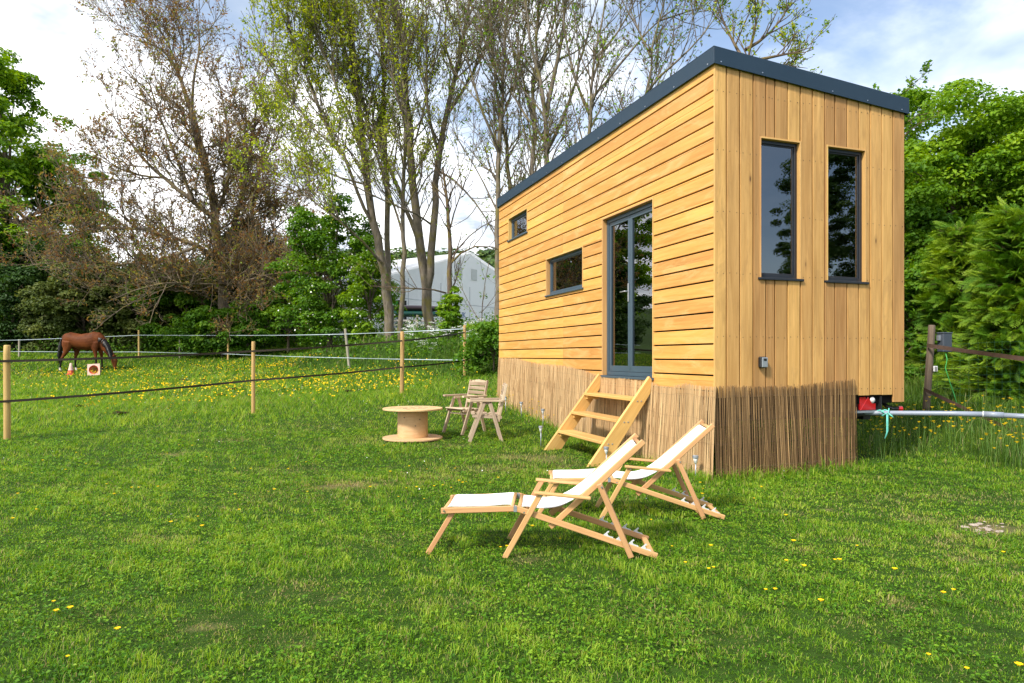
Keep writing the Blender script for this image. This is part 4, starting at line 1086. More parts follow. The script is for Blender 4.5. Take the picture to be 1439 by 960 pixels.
def unit(v): return v/(np.linalg.norm(v)+1e-9)
class Tree:
    def __init__(self, seed): self.r = np.random.default_rng(seed); self.by = {}; self.tips = []
    def put(self, pts, rad, lvl): self.by.setdefault(lvl, []).append((np.array(pts), np.array(rad)))
    def limb(self, pts, r0, r1, lvl, spec):
        """a limb through given points (resampled, slightly crooked), with its side branches"""
        pts = np.array(pts, float); L = np.concatenate([[0], np.cumsum(np.linalg.norm(np.diff(pts, axis=0), axis=1))])
        n = max(5, int(L[-1]/.7)+2); s = np.linspace(0, L[-1], n)
        q = np.stack([np.interp(s, L, pts[:, k]) for k in range(3)], 1)
        for _ in range(2): q[1:-1] = (q[:-2]+2*q[1:-1]+q[2:])/4
        q[1:-1] += self.r.normal(0, .018*min(1.5, L[-1]/6), (n-2, 3))
        rad = r1+(r0-r1)*(1-np.linspace(0, 1, n))**.85
        self.put(q, rad, lvl); self.kids(q, rad, L[-1], lvl, spec)
    def kids(self, q, rad, L, lvl, spec):
        if lvl+1 >= len(spec) or spec[lvl+1] is None: return
        sp = spec[lvl+1]; r = self.r; n = r.poisson(sp['n']*L*(1-sp.get('from', .25)))
        for _ in range(n):
            t = sp.get('from', .25)+(1-sp.get('from', .25))*r.random()
            x = t*(len(q)-1); i = min(int(x), len(q)-2); f = x-i
            p = q[i]*(1-f)+q[i+1]*f; d = unit(q[i+1]-q[i]); rb = rad[i]*(1-f)+rad[i+1]*f
            o = r.normal(size=3); o -= d*np.dot(o, d); o = unit(o)
            if o[2] < 0 and r.random() < sp.get('noDown', .6): o[2] *= -1
            a = R(r.normal(*sp['ang']))
            dirn = unit(d*math.cos(a)+o*math.sin(a)+np.array((0, 0, sp.get('up', .15))))
            ln = sp['len']*r.uniform(.5, 1.25)*(1-.45*t)*(1 if lvl else sp.get('scale', 1))
            m_ = sp.get('seg', 4); st = ln/(m_-1); pts = [p]; c = dirn
            for k in range(m_-1):
                c = unit(c+r.normal(0, sp.get('wig', .16), 3)+np.array((0, 0, sp.get('trop', .05)))); pts.append(pts[-1]+c*st)
            r0 = min(rb*.62, sp['r']*r.uniform(.8, 1.2)*(.5+.5*ln/sp['len'])); r1 = max(r0*.3, sp.get('rmin', .0035))
            rr = np.linspace(r0, r1, m_); pts = np.array(pts); self.put(pts, rr, lvl+1)
            if sp.get('leaf'): self.tips.append(pts)
            self.kids(pts, rr, ln, lvl+1, spec)
    def wood(self, name, mat, parent, o, sides=(9, 5, 4, 3, 3)):
        m = MB()
        for lvl, L in self.by.items(): tubes_batch(m, [(p-o, rr) for p, rr in L], sides[min(lvl, 4)])
        return m.build(name, mat, parent, smooth=True)
    def leafage(self, name, mat, parent, o, per, size, jit=.06, aspect=.5, droop=0., keep=None, tint=(0, 1), end=.0):
        r = self.r; T = self.tips
        if not T: return
        cnt = r.poisson(per, len(T)); pos = []; tn = []
        for pts, c in zip(T, cnt):
            if c == 0 or (keep is not None and not keep(pts[-1])): continue
            x = (end+(1-end)*r.random(c)**.7)*(len(pts)-1); i = np.minimum(x.astype(int), len(pts)-2); f = (x-i)[:, None]
            pos.append(pts[i]*(1-f)+pts[i+1]*f+r.normal(0, jit, (c, 3))); tn.append(np.clip(np.full(c, r.uniform(*tint))+r.normal(0, .13, c), 0, 1))
        if not pos: return
        pos = np.concatenate(pos); tn = np.concatenate(tn); N = len(pos)
        nr = rand_unit(r, N)+np.array((0, 0, .6)); nr /= np.linalg.norm(nr, axis=1)[:, None]
        dirs = None
        if droop: dirs = rand_unit(r, N)+np.array((0, 0, -droop)); nr = rand_unit(r, N)
        m = MB(); leaves(m, r, pos-o, nr, size*r.uniform(.6, 1.3, N), tn, aspect, dirs)
        return m.build(name, mat, parent)

def pxl(seq, Z, r=None, dz=.6):
    """photo-pixel polyline at depth Z -> points; a third value is the depth offset"""
    out = []; off = 0
    for q in seq:
        off = q[2] if len(q) > 2 else off
        out.append(W(q[0], q[1], Z+off))
    return np.array(out)
def tree(name, label, cat, Z, limbs, spec, seed, barkm, leafs, group=None, rooted=True):
    t = Tree(seed); first = pxl(limbs[0][0], Z)[0]
    base = np.array((first[0], first[1], gz(first[0], first[1])))
    for k, (seq, r0, r1) in enumerate(limbs):
        q = pxl(seq, Z)
        if rooted and (k == 0 or (len(limbs[k]) > 0 and seq[0][1] >= limbs[0][0][0][1]-2)):
            g = gz(q[0][0], q[0][1]); q = np.concatenate([[np.array((q[0][0], q[0][1], min(g, q[0][2])-.25))], q])
        t.limb(q, r0*((.66 if Z > 33 else .58) if Z > 19 else 1), r1*.7, 0, spec)
    root = thing(name, label, cat, base, 0, group)
    t.wood('trunk', barkm, root, base)
    for lf in leafs: t.leafage(parent=root, o=base, **lf)
    return root, t

# --- the big brown-leaved walnut
sp_w = [None, dict(n=3.1, len=3.6, ang=(58, 15), r=.040, rmin=.012, up=.08, wig=.17, trop=.03, seg=6, noDown=.45, **{'from': .10}),
        dict(n=4.0, len=1.6, ang=(52, 16), r=.019, rmin=.010, up=.1, wig=.2, trop=.05, seg=5, **{'from': .15}),
        dict(n=5.2, len=.70, ang=(50, 16), r=.011, rmin=.009, up=.1, wig=.22, trop=.06, seg=4, leaf=True)]
Zw = 34
lw = [([(318, 478), (314, 420), (311, 370), (303, 310), (294, 250), (281, 195), (262, 140, .4), (252, 100), (236, 72), (212, 58), (190, 56)], .46, .025),
      ([(294, 250), (270, 190, -1), (268, 130), (276, 95), (282, 50), (276, 5)], .16, .02),
      ([(252, 100, .4), (232, 50), (210, 20), (190, 4)], .07, .014), ([(252, 100, .4), (262, 60), (250, 20)], .06, .014), ([(236, 72, .4), (170, 50), (152, 18), (140, 10)], .045, .01),
      ([(311, 370), (328, 320, 1), (342, 270), (352, 215), (358, 165), (368, 120), (380, 85)], .24, .02),
      ([(342, 270, 1), (366, 240), (388, 200), (402, 150)], .12, .018), ([(328, 320, 1), (372, 290, 0), (410, 270), (440, 262)], .12, .018),
      ([(303, 310), (270, 282, -1.5), (232, 250), (196, 222), (168, 178), (150, 150)], .20, .018), ([(232, 250, -1.5), (200, 250), (160, 235), (128, 215)], .09, .014),
      ([(311, 370), (280, 345, -2), (235, 330), (180, 320), (120, 318), (70, 345)], .20, .018), ([(180, 320, -2), (130, 290), (90, 280), (50, 300)], .08, .014),
      ([(280, 345, -2), (220, 370), (150, 372), (90, 365), (30, 375)], .12, .015), ([(318, 400), (270, 400, -3), (225, 395), (180, 410), (150, 425)], .10, .014),
      ([(318, 400), (350, 395, -2), (385, 380), (420, 385)], .12, .015), ([(303, 310), (322, 250, -1), (322, 190), (312, 130), (300, 90)], .15, .018),
      ([(320, 440), (345, 402, -1), (372, 362), (398, 332), (425, 324)], .13, .015), ([(322, 455), (352, 430, -1.5), (390, 418), (430, 424)], .10, .014),
      ([(345, 479, 1), (350, 420), (357, 360), (353, 300), (366, 240), (372, 190)], .24, .018), ([(298, 479, 1), (286, 420), (264, 370), (240, 328), (205, 290)], .20, .018),
      ([(357, 360, 1), (385, 318), (412, 300), (438, 300)], .09, .013), ([(286, 420, 1), (250, 405, -1), (205, 372), (165, 350)], .09, .013),
      ([(270, 282, -1.5), (248, 220), (222, 160), (208, 110), (196, 84)], .13, .015)]
tree('walnut_tree', 'big spreading tree with rust-brown young leaves over the back hedge', 'tree', Zw, lw, sp_w, 11, M['bark_walnut'],
     [dict(name='crown', mat=M['lf_rust'], per=2.1, size=.16, jit=.08, aspect=.45)])

# --- tall ashes behind the paddock corner, and the row behind the house
def ash_spec(n1=1.5, l1=3.2, n2=2.1, n3=2.6, up=.45, ang=38, l2=1.5, l3=.7):
    n1 *= 1.9; n2 *= 1.7; n3 *= 1.6
    return [None, dict(n=n1, len=l1, ang=(ang, 10), r=.036, rmin=.009, up=up, wig=.12, trop=.08, seg=6, **{'from': .28}),
            dict(n=n2, len=l2, ang=(42, 12), r=.015, rmin=.008, up=.25, wig=.17, trop=.06, seg=5, leaf=True),
            dict(n=n3, len=l3, ang=(45, 14), r=.009, rmin=.007, up=.15, wig=.22, trop=.0, seg=4, leaf=True)]
lfS = lambda per, sz=.12, keep=None: dict(name='crown', mat=M['lf_spring'], per=per, size=sz, jit=.07, aspect=.45, keep=keep)
lfK = lambda per, sz=.11, keep=None: dict(name='seed_crown', mat=M['lf_seed'], per=per, size=sz, jit=.05, aspect=.3, droop=1.2, keep=keep, end=.5)
AG = 'tall ashes behind the paddock corner'
Za = 26
tree('ash_tree', 'tall ash with yellow-green young leaves, two stems rising behind the grey fence post', 'tree', Za,
     [([(547, 474), (545, 430), (541, 374), (532, 345), (524, 315), (516, 260), (508, 200), (502, 120), (492, 60), (484, -20), (476, -120)], .33, .04),
      ([(545, 430), (545, 374, .6), (544, 300), (543, 240), (540, 170), (538, 90), (536, 0), (530, -110)], .22, .04),
      ([(524, 315), (500, 262, -.6), (478, 215), (452, 160), (430, 105), (410, 55), (392, 10)], .12, .02), ([(508, 200), (480, 140, -1), (458, 85), (440, 30), (425, -30)], .10, .02),
      ([(541, 374), (502, 330, -1.2), (460, 296), (420, 268), (388, 255), (360, 250)], .09, .015), ([(478, 215, -.6), (440, 180), (405, 140), (378, 95), (368, 50)], .07, .014),
      ([(516, 260), (470, 248, .8), (430, 232), (395, 205), (370, 170)], .07, .014), ([(502, 120), (478, 60, .6), (470, 0), (455, -60)], .08, .015), ([(452, 160), (425, 80, -1), (405, 30), (395, -20)], .06, .014)],
     ash_spec(2.3, 2.8, 2.3, 2.2, .3, 40), 21, M['bark_grey'], [lfS(5.0, .14)], AG)
tree('ash_tree', 'tall thin-stemmed ash between the double-stemmed and the forked ash trunks', 'tree', Za-1,
     [([(563, 466), (566, 400), (567, 334), (568, 240), (569, 180), (566, 110), (562, 40), (556, -60)], .17, .03), ([(567, 334), (546, 262, .5), (524, 210), (506, 150), (492, 90), (470, 20)], .08, .015),
      ([(568, 240), (590, 180, .7), (606, 120), (614, 60), (622, 0)], .07, .015)],
     ash_spec(1.7, 2.6, 2.0, 2.0, .4, 38), 22, M['bark_grey'], [lfS(2.9, .135), lfK(.35)], AG)
tree('ash_tree', 'largest ash, its pale trunk forking low in front of the white marquee', 'tree', Za,
     [([(605, 460), (602, 430), (599, 402), (592, 360), (587, 310), (580, 255), (577, 200), (572, 150), (570, 110), (562, 55), (556, 0), (548, -90)], .36, .05),
      ([(600, 408), (606, 372, -.3), (609, 334), (610, 280), (612, 240), (617, 217), (622, 185), (627, 160), (640, 110), (652, 55), (662, -20), (672, -90)], .27, .04),
      ([(592, 352), (576, 306, .6), (562, 268), (550, 240), (532, 205), (512, 160), (503, 110), (498, 60), (488, -10)], .16, .03),
      ([(617, 217), (602, 170, -1), (598, 110), (600, 50), (596, -30)], .11, .02), ([(627, 160), (648, 130, .8), (672, 92), (690, 40), (700, -20)], .10, .02),
      ([(577, 200), (560, 140, -1), (545, 90), (532, 30), (520, -40)], .10, .02), ([(609, 318), (586, 300, -1.4), (545, 286), (500, 262), (460, 240), (420, 222)], .07, .014),
      ([(612, 240), (640, 250, -1), (668, 282), (692, 318), (702, 350)], .075, .02), ([(640, 110), (622, 60, .6), (630, 0), (640, -60)], .08, .02)],
     ash_spec(1.9, 2.8, 2.2, 2.0, .35, 40), 23, M['bark_grey'], [lfS(2.0, .13), lfK(.65, .13)], AG)
tree('ash_tree', 'bare broken-topped tree with ivy low on its stem, in front of the marquee gable', 'tree', 24.5,
     [([(632, 462), (632, 425), (632, 385), (633, 334), (630, 300), (626, 262), (622, 235)], .20, .05), ([(632, 372), (652, 342, -.6), (680, 336), (700, 345), (715, 356)], .065, .015), ([(632, 362), (660, 330, .8), (690, 305), (720, 300)], .05, .012),
      ([(627, 412), (604, 400, -.8), (588, 408), (566, 408), (548, 398), (520, 402)], .055, .014), ([(633, 320), (640, 290, .4), (652, 262), (660, 235)], .05, .01), ([(630, 300), (614, 270, -.4), (604, 250)], .04, .01)],
     ash_spec(1.6, 1.5, 1.6, 1.6, .2, 50, .9, .5), 24, M['bark_brown'], [dict(name='crown', mat=M['lf_bright'], per=.5, size=.12, jit=.05)], AG)
HG = 'tall trees behind the timber house'
def htree(label, Z, limbs, seed, kS, kK, sp=None): return tree('ash_tree', label, 'tree', Z, limbs, sp or ash_spec(1.7, 2.7, 2.2, 2.2, .35, 42), seed, M['bark_grey'], [dict(name='crown', mat=M['lf_bright'], per=kS*1.3, size=.115, jit=.07, aspect=.5), lfK(kK*.95, .14)], HG)
htree('tall double-stemmed tree rising just behind the far left roof corner', 24, [([(700, 480), (700, 330), (700, 267), (701, 215), (703, 175), (707, 133), (710, 70), (712, 0), (716, -80)], .20, .03),
      ([(716, 480, .8), (717, 262), (712, 215), (705, 165), (694, 110), (688, 50), (690, -30)], .19, .03), ([(701, 215), (680, 165, -.7), (664, 120), (652, 60), (640, 0)], .09, .016), ([(703, 175), (722, 120, .8), (736, 60), (744, 0)], .08, .016),
      ([(700, 300), (680, 255, .6), (655, 215), (640, 190)], .06, .012), ([(707, 133), (690, 80, -.6), (672, 30), (662, -30)], .07, .015)], 31, .7, 1.0)
htree('tall straight tree standing behind the middle of the long roof edge', 23, [([(748, 480), (748, 240), (749, 170), (750, 100), (756, 50), (758, -20), (762, -90)], .18, .03), ([(749, 170), (734, 110, .5), (726, 60), (722, 0)], .09, .016),
      ([(750, 120), (770, 70, -.6), (782, 20), (790, -40)], .08, .015)], 32, .8, 1.1)
htree('tall thick-stemmed tree with a broad fork, behind the roof above the door', 22, [([(768, 480), (768, 230), (767, 190), (767, 150), (758, 115), (750, 83), (742, 40), (738, -30)], .22, .03), ([(767, 165), (776, 120, .4), (785, 80), (792, 30), (800, -40)], .15, .025),
      ([(768, 215), (790, 180, -.6), (805, 130), (815, 80), (830, 30), (846, -20)], .10, .02), ([(767, 200), (745, 170, .6), (722, 140), (700, 100), (684, 60)], .08, .015), ([(758, 115), (735, 95, -.6), (712, 60), (700, 10)], .06, .013)], 33, .9, 1.0)
htree('leaning tree with upward boughs behind the right half of the long roof edge', 21, [([(826, 480), (826, 230), (827, 183), (830, 130), (836, 83), (846, 40), (852, -20)], .16, .025), ([(828, 160), (806, 110, .5), (795, 60), (790, 0)], .09, .016),
      ([(830, 140), (858, 110, -.5), (880, 80), (905, 45), (930, 20), (958, 5)], .08, .015), ([(836, 83), (868, 50, .4), (892, 10), (905, -30)], .06, .014), ([(826, 205), (856, 178, .6), (890, 150), (920, 128), (950, 108)], .07, .014)], 34, 1.2, 1.0)
htree('bushier tree showing above the front roof corner', 20, [([(905, 480), (905, 200), (908, 130), (915, 80), (925, 30), (940, -30)], .13, .02), ([(908, 130), (932, 100, -.5), (960, 78), (988, 55), (1005, 25)], .07, .014), ([(915, 80), (895, 40, .5), (880, 0)], .06, .012),
      ([(925, 30), (955, 20, .4), (985, 10)], .05, .012)], 35, 1.2, 1.0)
tree('willow_tree', 'small-leaved pale green tree peeping over the end of the roof', 'tree', 18, [([(1044, 480), (1044, 160), (1046, 85), (1052, 50), (1066, 20), (1076, -5)], .11, .014), ([(1046, 85), (1028, 55, .5), (1014, 30), (1008, 8)], .05, .01), ([(1048, 90), (1075, 80, -.5), (1100, 76), (1118, 78), (1142, 66)], .05, .008),
      ([(1048, 70), (1080, 52, .3), (1100, 30), (1112, 4)], .05, .008), ([(1060, 100), (1090, 95, .5), (1115, 88), (1135, 96)], .04, .008)],
     ash_spec(3.2, 1.1, 2.6, 2.4, .35, 40, .6, .35), 36, M['bark_brown'], [dict(name='crown', mat=M['lf_spring'], per=3.6, size=.095, jit=.05, aspect=.55), dict(name='crown', mat=M['lf_green'], per=2.4, size=.09, jit=.04, aspect=.5)])

# --- dense leafy crowns
def clumps(r, c, rad, n, cr, per, lumps=.3, bottom=-1., shell=.55):
    """leaf positions, normals and tints in clumps through a lumpy ellipsoid"""
    c = np.array(c); rad = np.array(rad)
    d = rand_unit(r, n); d[:, 2] = np.where(d[:, 2] < bottom, -d[:, 2], d[:, 2])
    k = (shell+(1-shell)*r.random(n)**.5)*(1+lumps*np.sin(3.1*d[:, 0]*2+1.3*d[:, 2]*3+r.random()*6)*.5+r.normal(0, lumps*.25, n))
    cc = c+d*rad*k[:, None]
    P_, N_, T_ = [], [], []
    for i in range(n):
        m = int(per*r.uniform(.5, 1.5)); s = cr*r.uniform(.6, 1.35)
        e = rand_unit(r, m); e[:, 2] = np.where(r.random(m) < .72, np.abs(e[:, 2]), e[:, 2])
        q = cc[i]+e*s*np.array((1, 1, .62))*(.55+.5*r.random(m))[:, None]
        nn = e*.6+np.array((0, 0, .55))+rand_unit(r, m)*.65; nn /= np.linalg.norm(nn, axis=1)[:, None]
        P_.append(q); N_.append(nn); T_.append(np.clip(r.normal(.5, .17)+r.normal(0, .14, m), 0, 1))
    return cc, np.concatenate(P_), np.concatenate(N_), np.concatenate(T_)
def leafy(name, label, cat, px, py, Z, rad, n, cr, per, size, mat, barkm, seed, group=None, trunk_px=None, bottom=-1., limbs=14, r0=.2, blossom=0, extra=None, shell=.55, lumps=.3):
    r = np.random.default_rng(seed); c = W(px, py, Z)
    bx = W(trunk_px or px, py, Z)[0]; base = np.array((bx, Z, gz(bx, Z)))
    root = thing(name, label, cat, base, 0, group)
    cc, p, nn, tn = clumps(r, c, rad, n, cr, per, lumps, bottom, shell)
    ok = p[:, 2] > gz(p[:, 0], p[:, 1])-.05
    m = MB(); p, nn, tn = p[ok], nn[ok], tn[ok]
    leaves(m, r, p-base, nn, size*r.uniform(.65, 1.3, len(p)), tn, .62)
    cr_o = m.build('crown', mat, root)
    t = Tree(seed+1); top = c+np.array((0, 0, rad[2]*.45)); st = [base+(0, 0, -.2), base*.6+c*.4, c, top]
    t.limb(st, r0, r0*.25, 0, [None])
    for i in r.permutation(len(cc))[:limbs]:
        e = cc[i]; f = r.uniform(.25, .8); s = base+(top-base)*f*np.array((1, 1, 1))
        mid = (s+e)/2+np.array((0, 0, .12*np.linalg.norm(e-s)))+r.normal(0, .08, 3)
        t.limb([s, mid, e], r0*.38, .012, 1, [None, None, dict(n=1.2, len=.8, ang=(50, 15), r=.014, rmin=.005, seg=4)])
    t.wood('trunk', barkm, root, base)
    if blossom:
        k = r.permutation(len(p))[:blossom]; m = MB(); q = p[k]+nn[k]*.05
        leaves(m, r, q-base, rand_unit(r, len(k)), size*.62, np.ones(len(k))*.5, .9); m.build('blossom', M['petal_white'], root)
    return root
leafy('chestnut_tree', 'dense bright green broadleaf tree at the far left edge behind the paddock', 'tree', 8, 290, 40, (4.6, 4, 7.0), 340, .85, 240, .24, M['lf_bright'], M['bark_dark'], 41, bottom=-.95, limbs=40, r0=.4, lumps=.45)
UG = 'hedge bushes behind the paddock'
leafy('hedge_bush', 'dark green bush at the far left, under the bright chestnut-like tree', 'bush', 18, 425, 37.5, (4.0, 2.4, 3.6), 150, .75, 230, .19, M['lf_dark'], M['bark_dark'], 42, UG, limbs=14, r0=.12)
leafy('hedge_bush', 'rounded olive-green bush right behind the horse\'s back', 'bush', 118, 440, 36, (2.7, 1.8, 2.6), 150, .6, 240, .17, M['lf_olive'], M['bark_dark'], 43, UG, limbs=14, r0=.1)
leafy('hedge_bush', 'mid-green hedge bush to the right of the horse, below low brown branches', 'bush', 196, 440, 36.5, (2.6, 1.8, 2.6), 150, .6, 230, .17, M['lf_olive'], M['bark_dark'], 44, UG, limbs=14, r0=.1)
leafy('hedge_bush', 'dull green hedge bush at the foot of the big brown-leaved tree', 'bush', 262, 445, 36, (2.5, 1.7, 2.4), 150, .6, 220, .17, M['lf_green'], M['bark_dark'], 45, UG, limbs=14, r0=.1)
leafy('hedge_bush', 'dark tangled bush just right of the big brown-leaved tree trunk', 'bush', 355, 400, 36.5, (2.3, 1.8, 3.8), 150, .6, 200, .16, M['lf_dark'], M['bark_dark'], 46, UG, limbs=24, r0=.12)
leafy('hedge_bush', 'low leafy bush under the hawthorn, behind the leaning grey post', 'bush', 405, 452, 33, (2.2, 1.5, 1.5), 60, .5, 200, .15, M['lf_green'], M['bark_dark'], 47, UG, limbs=10, r0=.08)
leafy('hawthorn_tree', 'tall green hawthorn dotted with white blossom beside the ash trunks', 'hawthorn', 463, 385, 29.5, (1.95, 1.8, 3.0), 150, .55, 210, .14, M['lf_green'], M['bark_dark'], 48, None, limbs=26, r0=.14, blossom=900, lumps=.42)
leafy('hawthorn_tree', 'narrower hawthorn bush with a few white blooms, touching the left ash trunk', 'hawthorn', 520, 425, 28, (1.0, 1.0, 1.9), 60, .42, 170, .13, M['lf_bright'], M['bark_dark'], 49, None, limbs=12, r0=.08, blossom=420)
leafy('ivy', 'ivy clump wrapped round the stem in front of the marquee', 'ivy', 633, 440, 24.4, (.34, .34, .85), 40, .2, 90, .12, M['lf_bright'], M['bark_brown'], 50, None, limbs=4, r0=.04, shell=.8)
sap = [None, dict(n=3.0, len=1.0, ang=(50, 12), r=.014, up=.2, wig=.15, trop=.03, seg=5, leaf=True, **{'from': .2}), dict(n=3.2, len=.5, ang=(45, 14), r=.007, rmin=.004, up=.1, seg=4, leaf=True)]
tree('elder_sapling', 'thin leafy sapling between the corner post and the timber house', 'sapling', 19.5, [([(676, 500), (677, 455), (676, 420), (680, 390), (688, 365)], .035, .01), ([(677, 455), (660, 430, .3), (648, 405), (640, 385)], .02, .007), ([(676, 440), (694, 420, -.3), (706, 398)], .018, .006), ([(676, 480), (700, 462, .2), (716, 440)], .018, .006)],
     sap, 52, M['bark_brown'], [dict(name='crown', mat=M['lf_bright'], per=3.4, size=.105, jit=.06, aspect=.55)])
leafy('bank_bush', 'low bramble bush on the bank right behind the far house corner', 'bush', 694, 492, 17.5, (.9, .7, .75), 45, .3, 150, .10, M['lf_green'], M['bark_dark'], 53, None, limbs=10, r0=.03)

for k, px in enumerate((60, 112, 164, 216, 268, 320, 372, 424, 476)):
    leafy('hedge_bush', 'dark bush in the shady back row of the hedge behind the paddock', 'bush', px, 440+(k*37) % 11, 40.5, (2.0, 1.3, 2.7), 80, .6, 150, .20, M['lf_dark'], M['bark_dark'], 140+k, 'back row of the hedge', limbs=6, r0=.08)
leafy('hedge_bush', 'leafy green bush at the foot of the hedge, right of the big brown tree trunk', 'bush', 312, 464, 32.9, (2.2, .7, 1.25), 100, .5, 180, .16, M['lf_green'], M['bark_dark'], 155, UG, limbs=8, r0=.06)
# right: field maple, conifers
RG = 'leafy trees behind the right fence'
leafy('maple_tree', 'tall bright green leafy tree directly right of the timber house', 'tree', 1335, 300, 16, (2.5, 2.3, 2.55), 330, .50, 360, .098, M['lf_bright'], M['bark_dark'], 61, RG, limbs=46, r0=.2, lumps=.42)
leafy('maple_tree', 'dense green leafy tree running out of the right edge of the photo', 'tree', 1470, 345, 17, (2.6, 2.2, 2.7), 290, .50, 340, .098, M['lf_bright'], M['bark_dark'], 62, RG, limbs=40, r0=.2, lumps=.42)
leafy('hedge_bush', 'shady dark green bush behind the old brown post at the right', 'bush', 1300, 480, 13.5, (1.5, 1.0, 1.7), 90, .36, 190, .095, M['lf_green'], M['bark_dark'], 63, None, limbs=24, r0=.06)
leafy('hedge_bush', 'leafy green bush peeping past the right wall of the timber house', 'bush', 1262, 420, 15, (1.5, 1.2, 2.4), 120, .42, 190, .11, M['lf_green'], M['bark_dark'], 66, None, limbs=24, r0=.06)
bs = [None, dict(n=9., len=.28, ang=(55, 12), r=.007, rmin=.003, up=.2, seg=4, leaf=True, **{'from': .1}), dict(n=4, len=.14, ang=(50, 14), r=.004, rmin=.003, seg=4, leaf=True)]
tree('bramble_shoot', 'arching leafy shoots reaching above the right end of the roof', 'shrub', 12.5, [([(1225, 260), (1232, 190), (1245, 145), (1258, 126), (1274, 110), (1290, 102), (1307, 98)], .022, .006), ([(1232, 230), (1255, 180, .3), (1280, 152), (1300, 150), (1322, 156)], .02, .006),
      ([(1228, 240), (1262, 200, .2), (1285, 165), (1302, 158), (1318, 162)], .018, .006), ([(1226, 200), (1228, 150, .2), (1234, 130)], .014, .005)], bs, 64, M['bark_brown'], [dict(name='crown', mat=M['lf_green'], per=6.5, size=.07, jit=.035, aspect=.65)])

def frond_mesh(r, L=.62):
    """one flat feathery spray: midrib with side twigs carrying scale-leaf slips"""
    V = []
    for k in range(17):
        t = .08+.9*k/16; s = 1 if k % 2 else -1
        x = L*t; ln = L*.50*(1-t)**.75*(.55+.45*min(1, t*4))+.03
        a = R(38+r.normal(0, 6)); d = np.array((math.cos(a), s*math.sin(a), -.10))
        p = np.array((x, 0, -.14*x*x)); w = np.array((-d[1], d[0], 0))*.010
        V.append([p-w*.6, p+w*.6, p+d*ln*.55+w+(0, 0, -.02), p+d*ln+(0, 0, -.05*ln)])
        for f in (.25, .45, .65):
            q = p+d*ln*f
            for s2 in (-1, 1):
                a2 = a*s+s2*R(36); d2 = np.array((math.cos(a2), math.sin(a2), -.1)); l2 = ln*.36*(1-f*.5); w2 = np.array((-d2[1], d2[0], 0))*.0075
                V.append([q-w2*.6, q+w2*.6, q+d2*l2*.6+w2, q+d2*l2])
    return np.array(V)
def conifer(label, px, pybase, Z, height, rbase, nf, seed, flen=.62, tintc=.5):
    r = np.random.default_rng(seed); b = W(px, pybase, Z); base = np.array((b[0], Z, gz(b[0], Z)))
    root = thing('conifer_tree', label, 'conifer', base, 0, 'feathery conifers by the right fence')
    fr = [frond_mesh(r) for _ in range(4)]; m = MB(); tubes = []
    for k in range(nf):
        h = height*(r.random()**1.25)*.98+.05; t = h/height; a = r.random()*2*np.pi
        R_ = rbase*(1-t)**.7*(.86+.22*math.sin(a*3+h*2.2))+.05; dep = .55+.5*r.random()**.6
        d = np.array((math.cos(a), math.sin(a), 0)); p0 = np.array((0, 0, h))+d*R_*max(.1, dep-.45)
        f = fr[k % 4]*r.uniform(.75, 1.3)*(flen/.62); pitch = R(r.normal(2, 24)); roll = r.normal(0, .6)
        x = d*math.cos(pitch)+np.array((0, 0, math.sin(pitch))); y = np.cross((0, 0, 1.), d); z = np.cross(x, y)
        y2 = y*math.cos(roll)+z*math.sin(roll); z2 = np.cross(x, y2)
        q = f[..., 0:1]*x+f[..., 1:2]*y2+f[..., 2:3]*z2+p0+d*R_*.35*0
        n4 = len(f); tn = np.clip(tintc+r.normal(0, .16)+f[:, :, 0].mean(1)/.62*.36-.14, 0, 1)
        m.add(q.reshape(-1, 3), np.arange(n4*4).reshape(-1, 4), None, np.repeat(tn, 4))
        if k % 3 == 0: tubes.append((np.array([np.array((0, 0, max(0, h-.3*R_))), p0*.5+np.array((0, 0, h-.1*R_))*.5, p0+x*.3]), np.array([.018, .012, .004])))
    m.build('foliage', M['lf_conifer'], root)
    m = MB(); tube(m, [(0, 0, -.2), (0, 0, height*.5), (0, 0, height*.97)], [.10, .06, .01], 8); tubes_batch(m, tubes, 4); m.build('trunk', M['bark_brown'], root, smooth=True)
conifer('feathery conifer at the right edge, closest to the brown tapes', 1432, 600, 11.2, 3.0, 1.5, 2600, 71, .40, .66)
conifer('feathery conifer behind the grey fence box', 1350, 590, 12.6, 2.9, 1.25, 2000, 72, .38, .58)
conifer('taller conifer mostly outside the right edge, behind the closest one', 1520, 590, 12.6, 3.9, 1.6, 1500, 73, .42, .6)

# trees the end windows mirror, standing behind the photographer's right shoulder
MG = 'trees beyond the lawn behind the camera'
for k, (x, y, hh, rr_) in enumerate(((40.2, -8.9, 15.5, 5.0), (33, -11.5, 5.0, 3.0), (30, -13, 4.2, 2.6))):
    r = np.random.default_rng(90+k); base = np.array((x, y, gz(x, y))); root = thing('garden_tree', 'leafy tree beyond the lawn behind the camera, mirrored in the end windows', 'tree', base, 0, MG)
    cc, p, nn, tn = clumps(r, base+(0, 0, hh*.60), (rr_, rr_, hh*.42), 560, .62, 300, .3)
    m = MB(); leaves(m, r, p-base, nn, .14*r.uniform(.7, 1.3, len(p)), tn, .6); m.build('crown', M['lf_dark'], root)
    m = MB(); tube(m, [(0, 0, -.2), (.1, 0, hh*.3), (0, .1, hh*.85)], [.25, .18, .05], 8); m.build('trunk', M['bark_dark'], root, smooth=True)
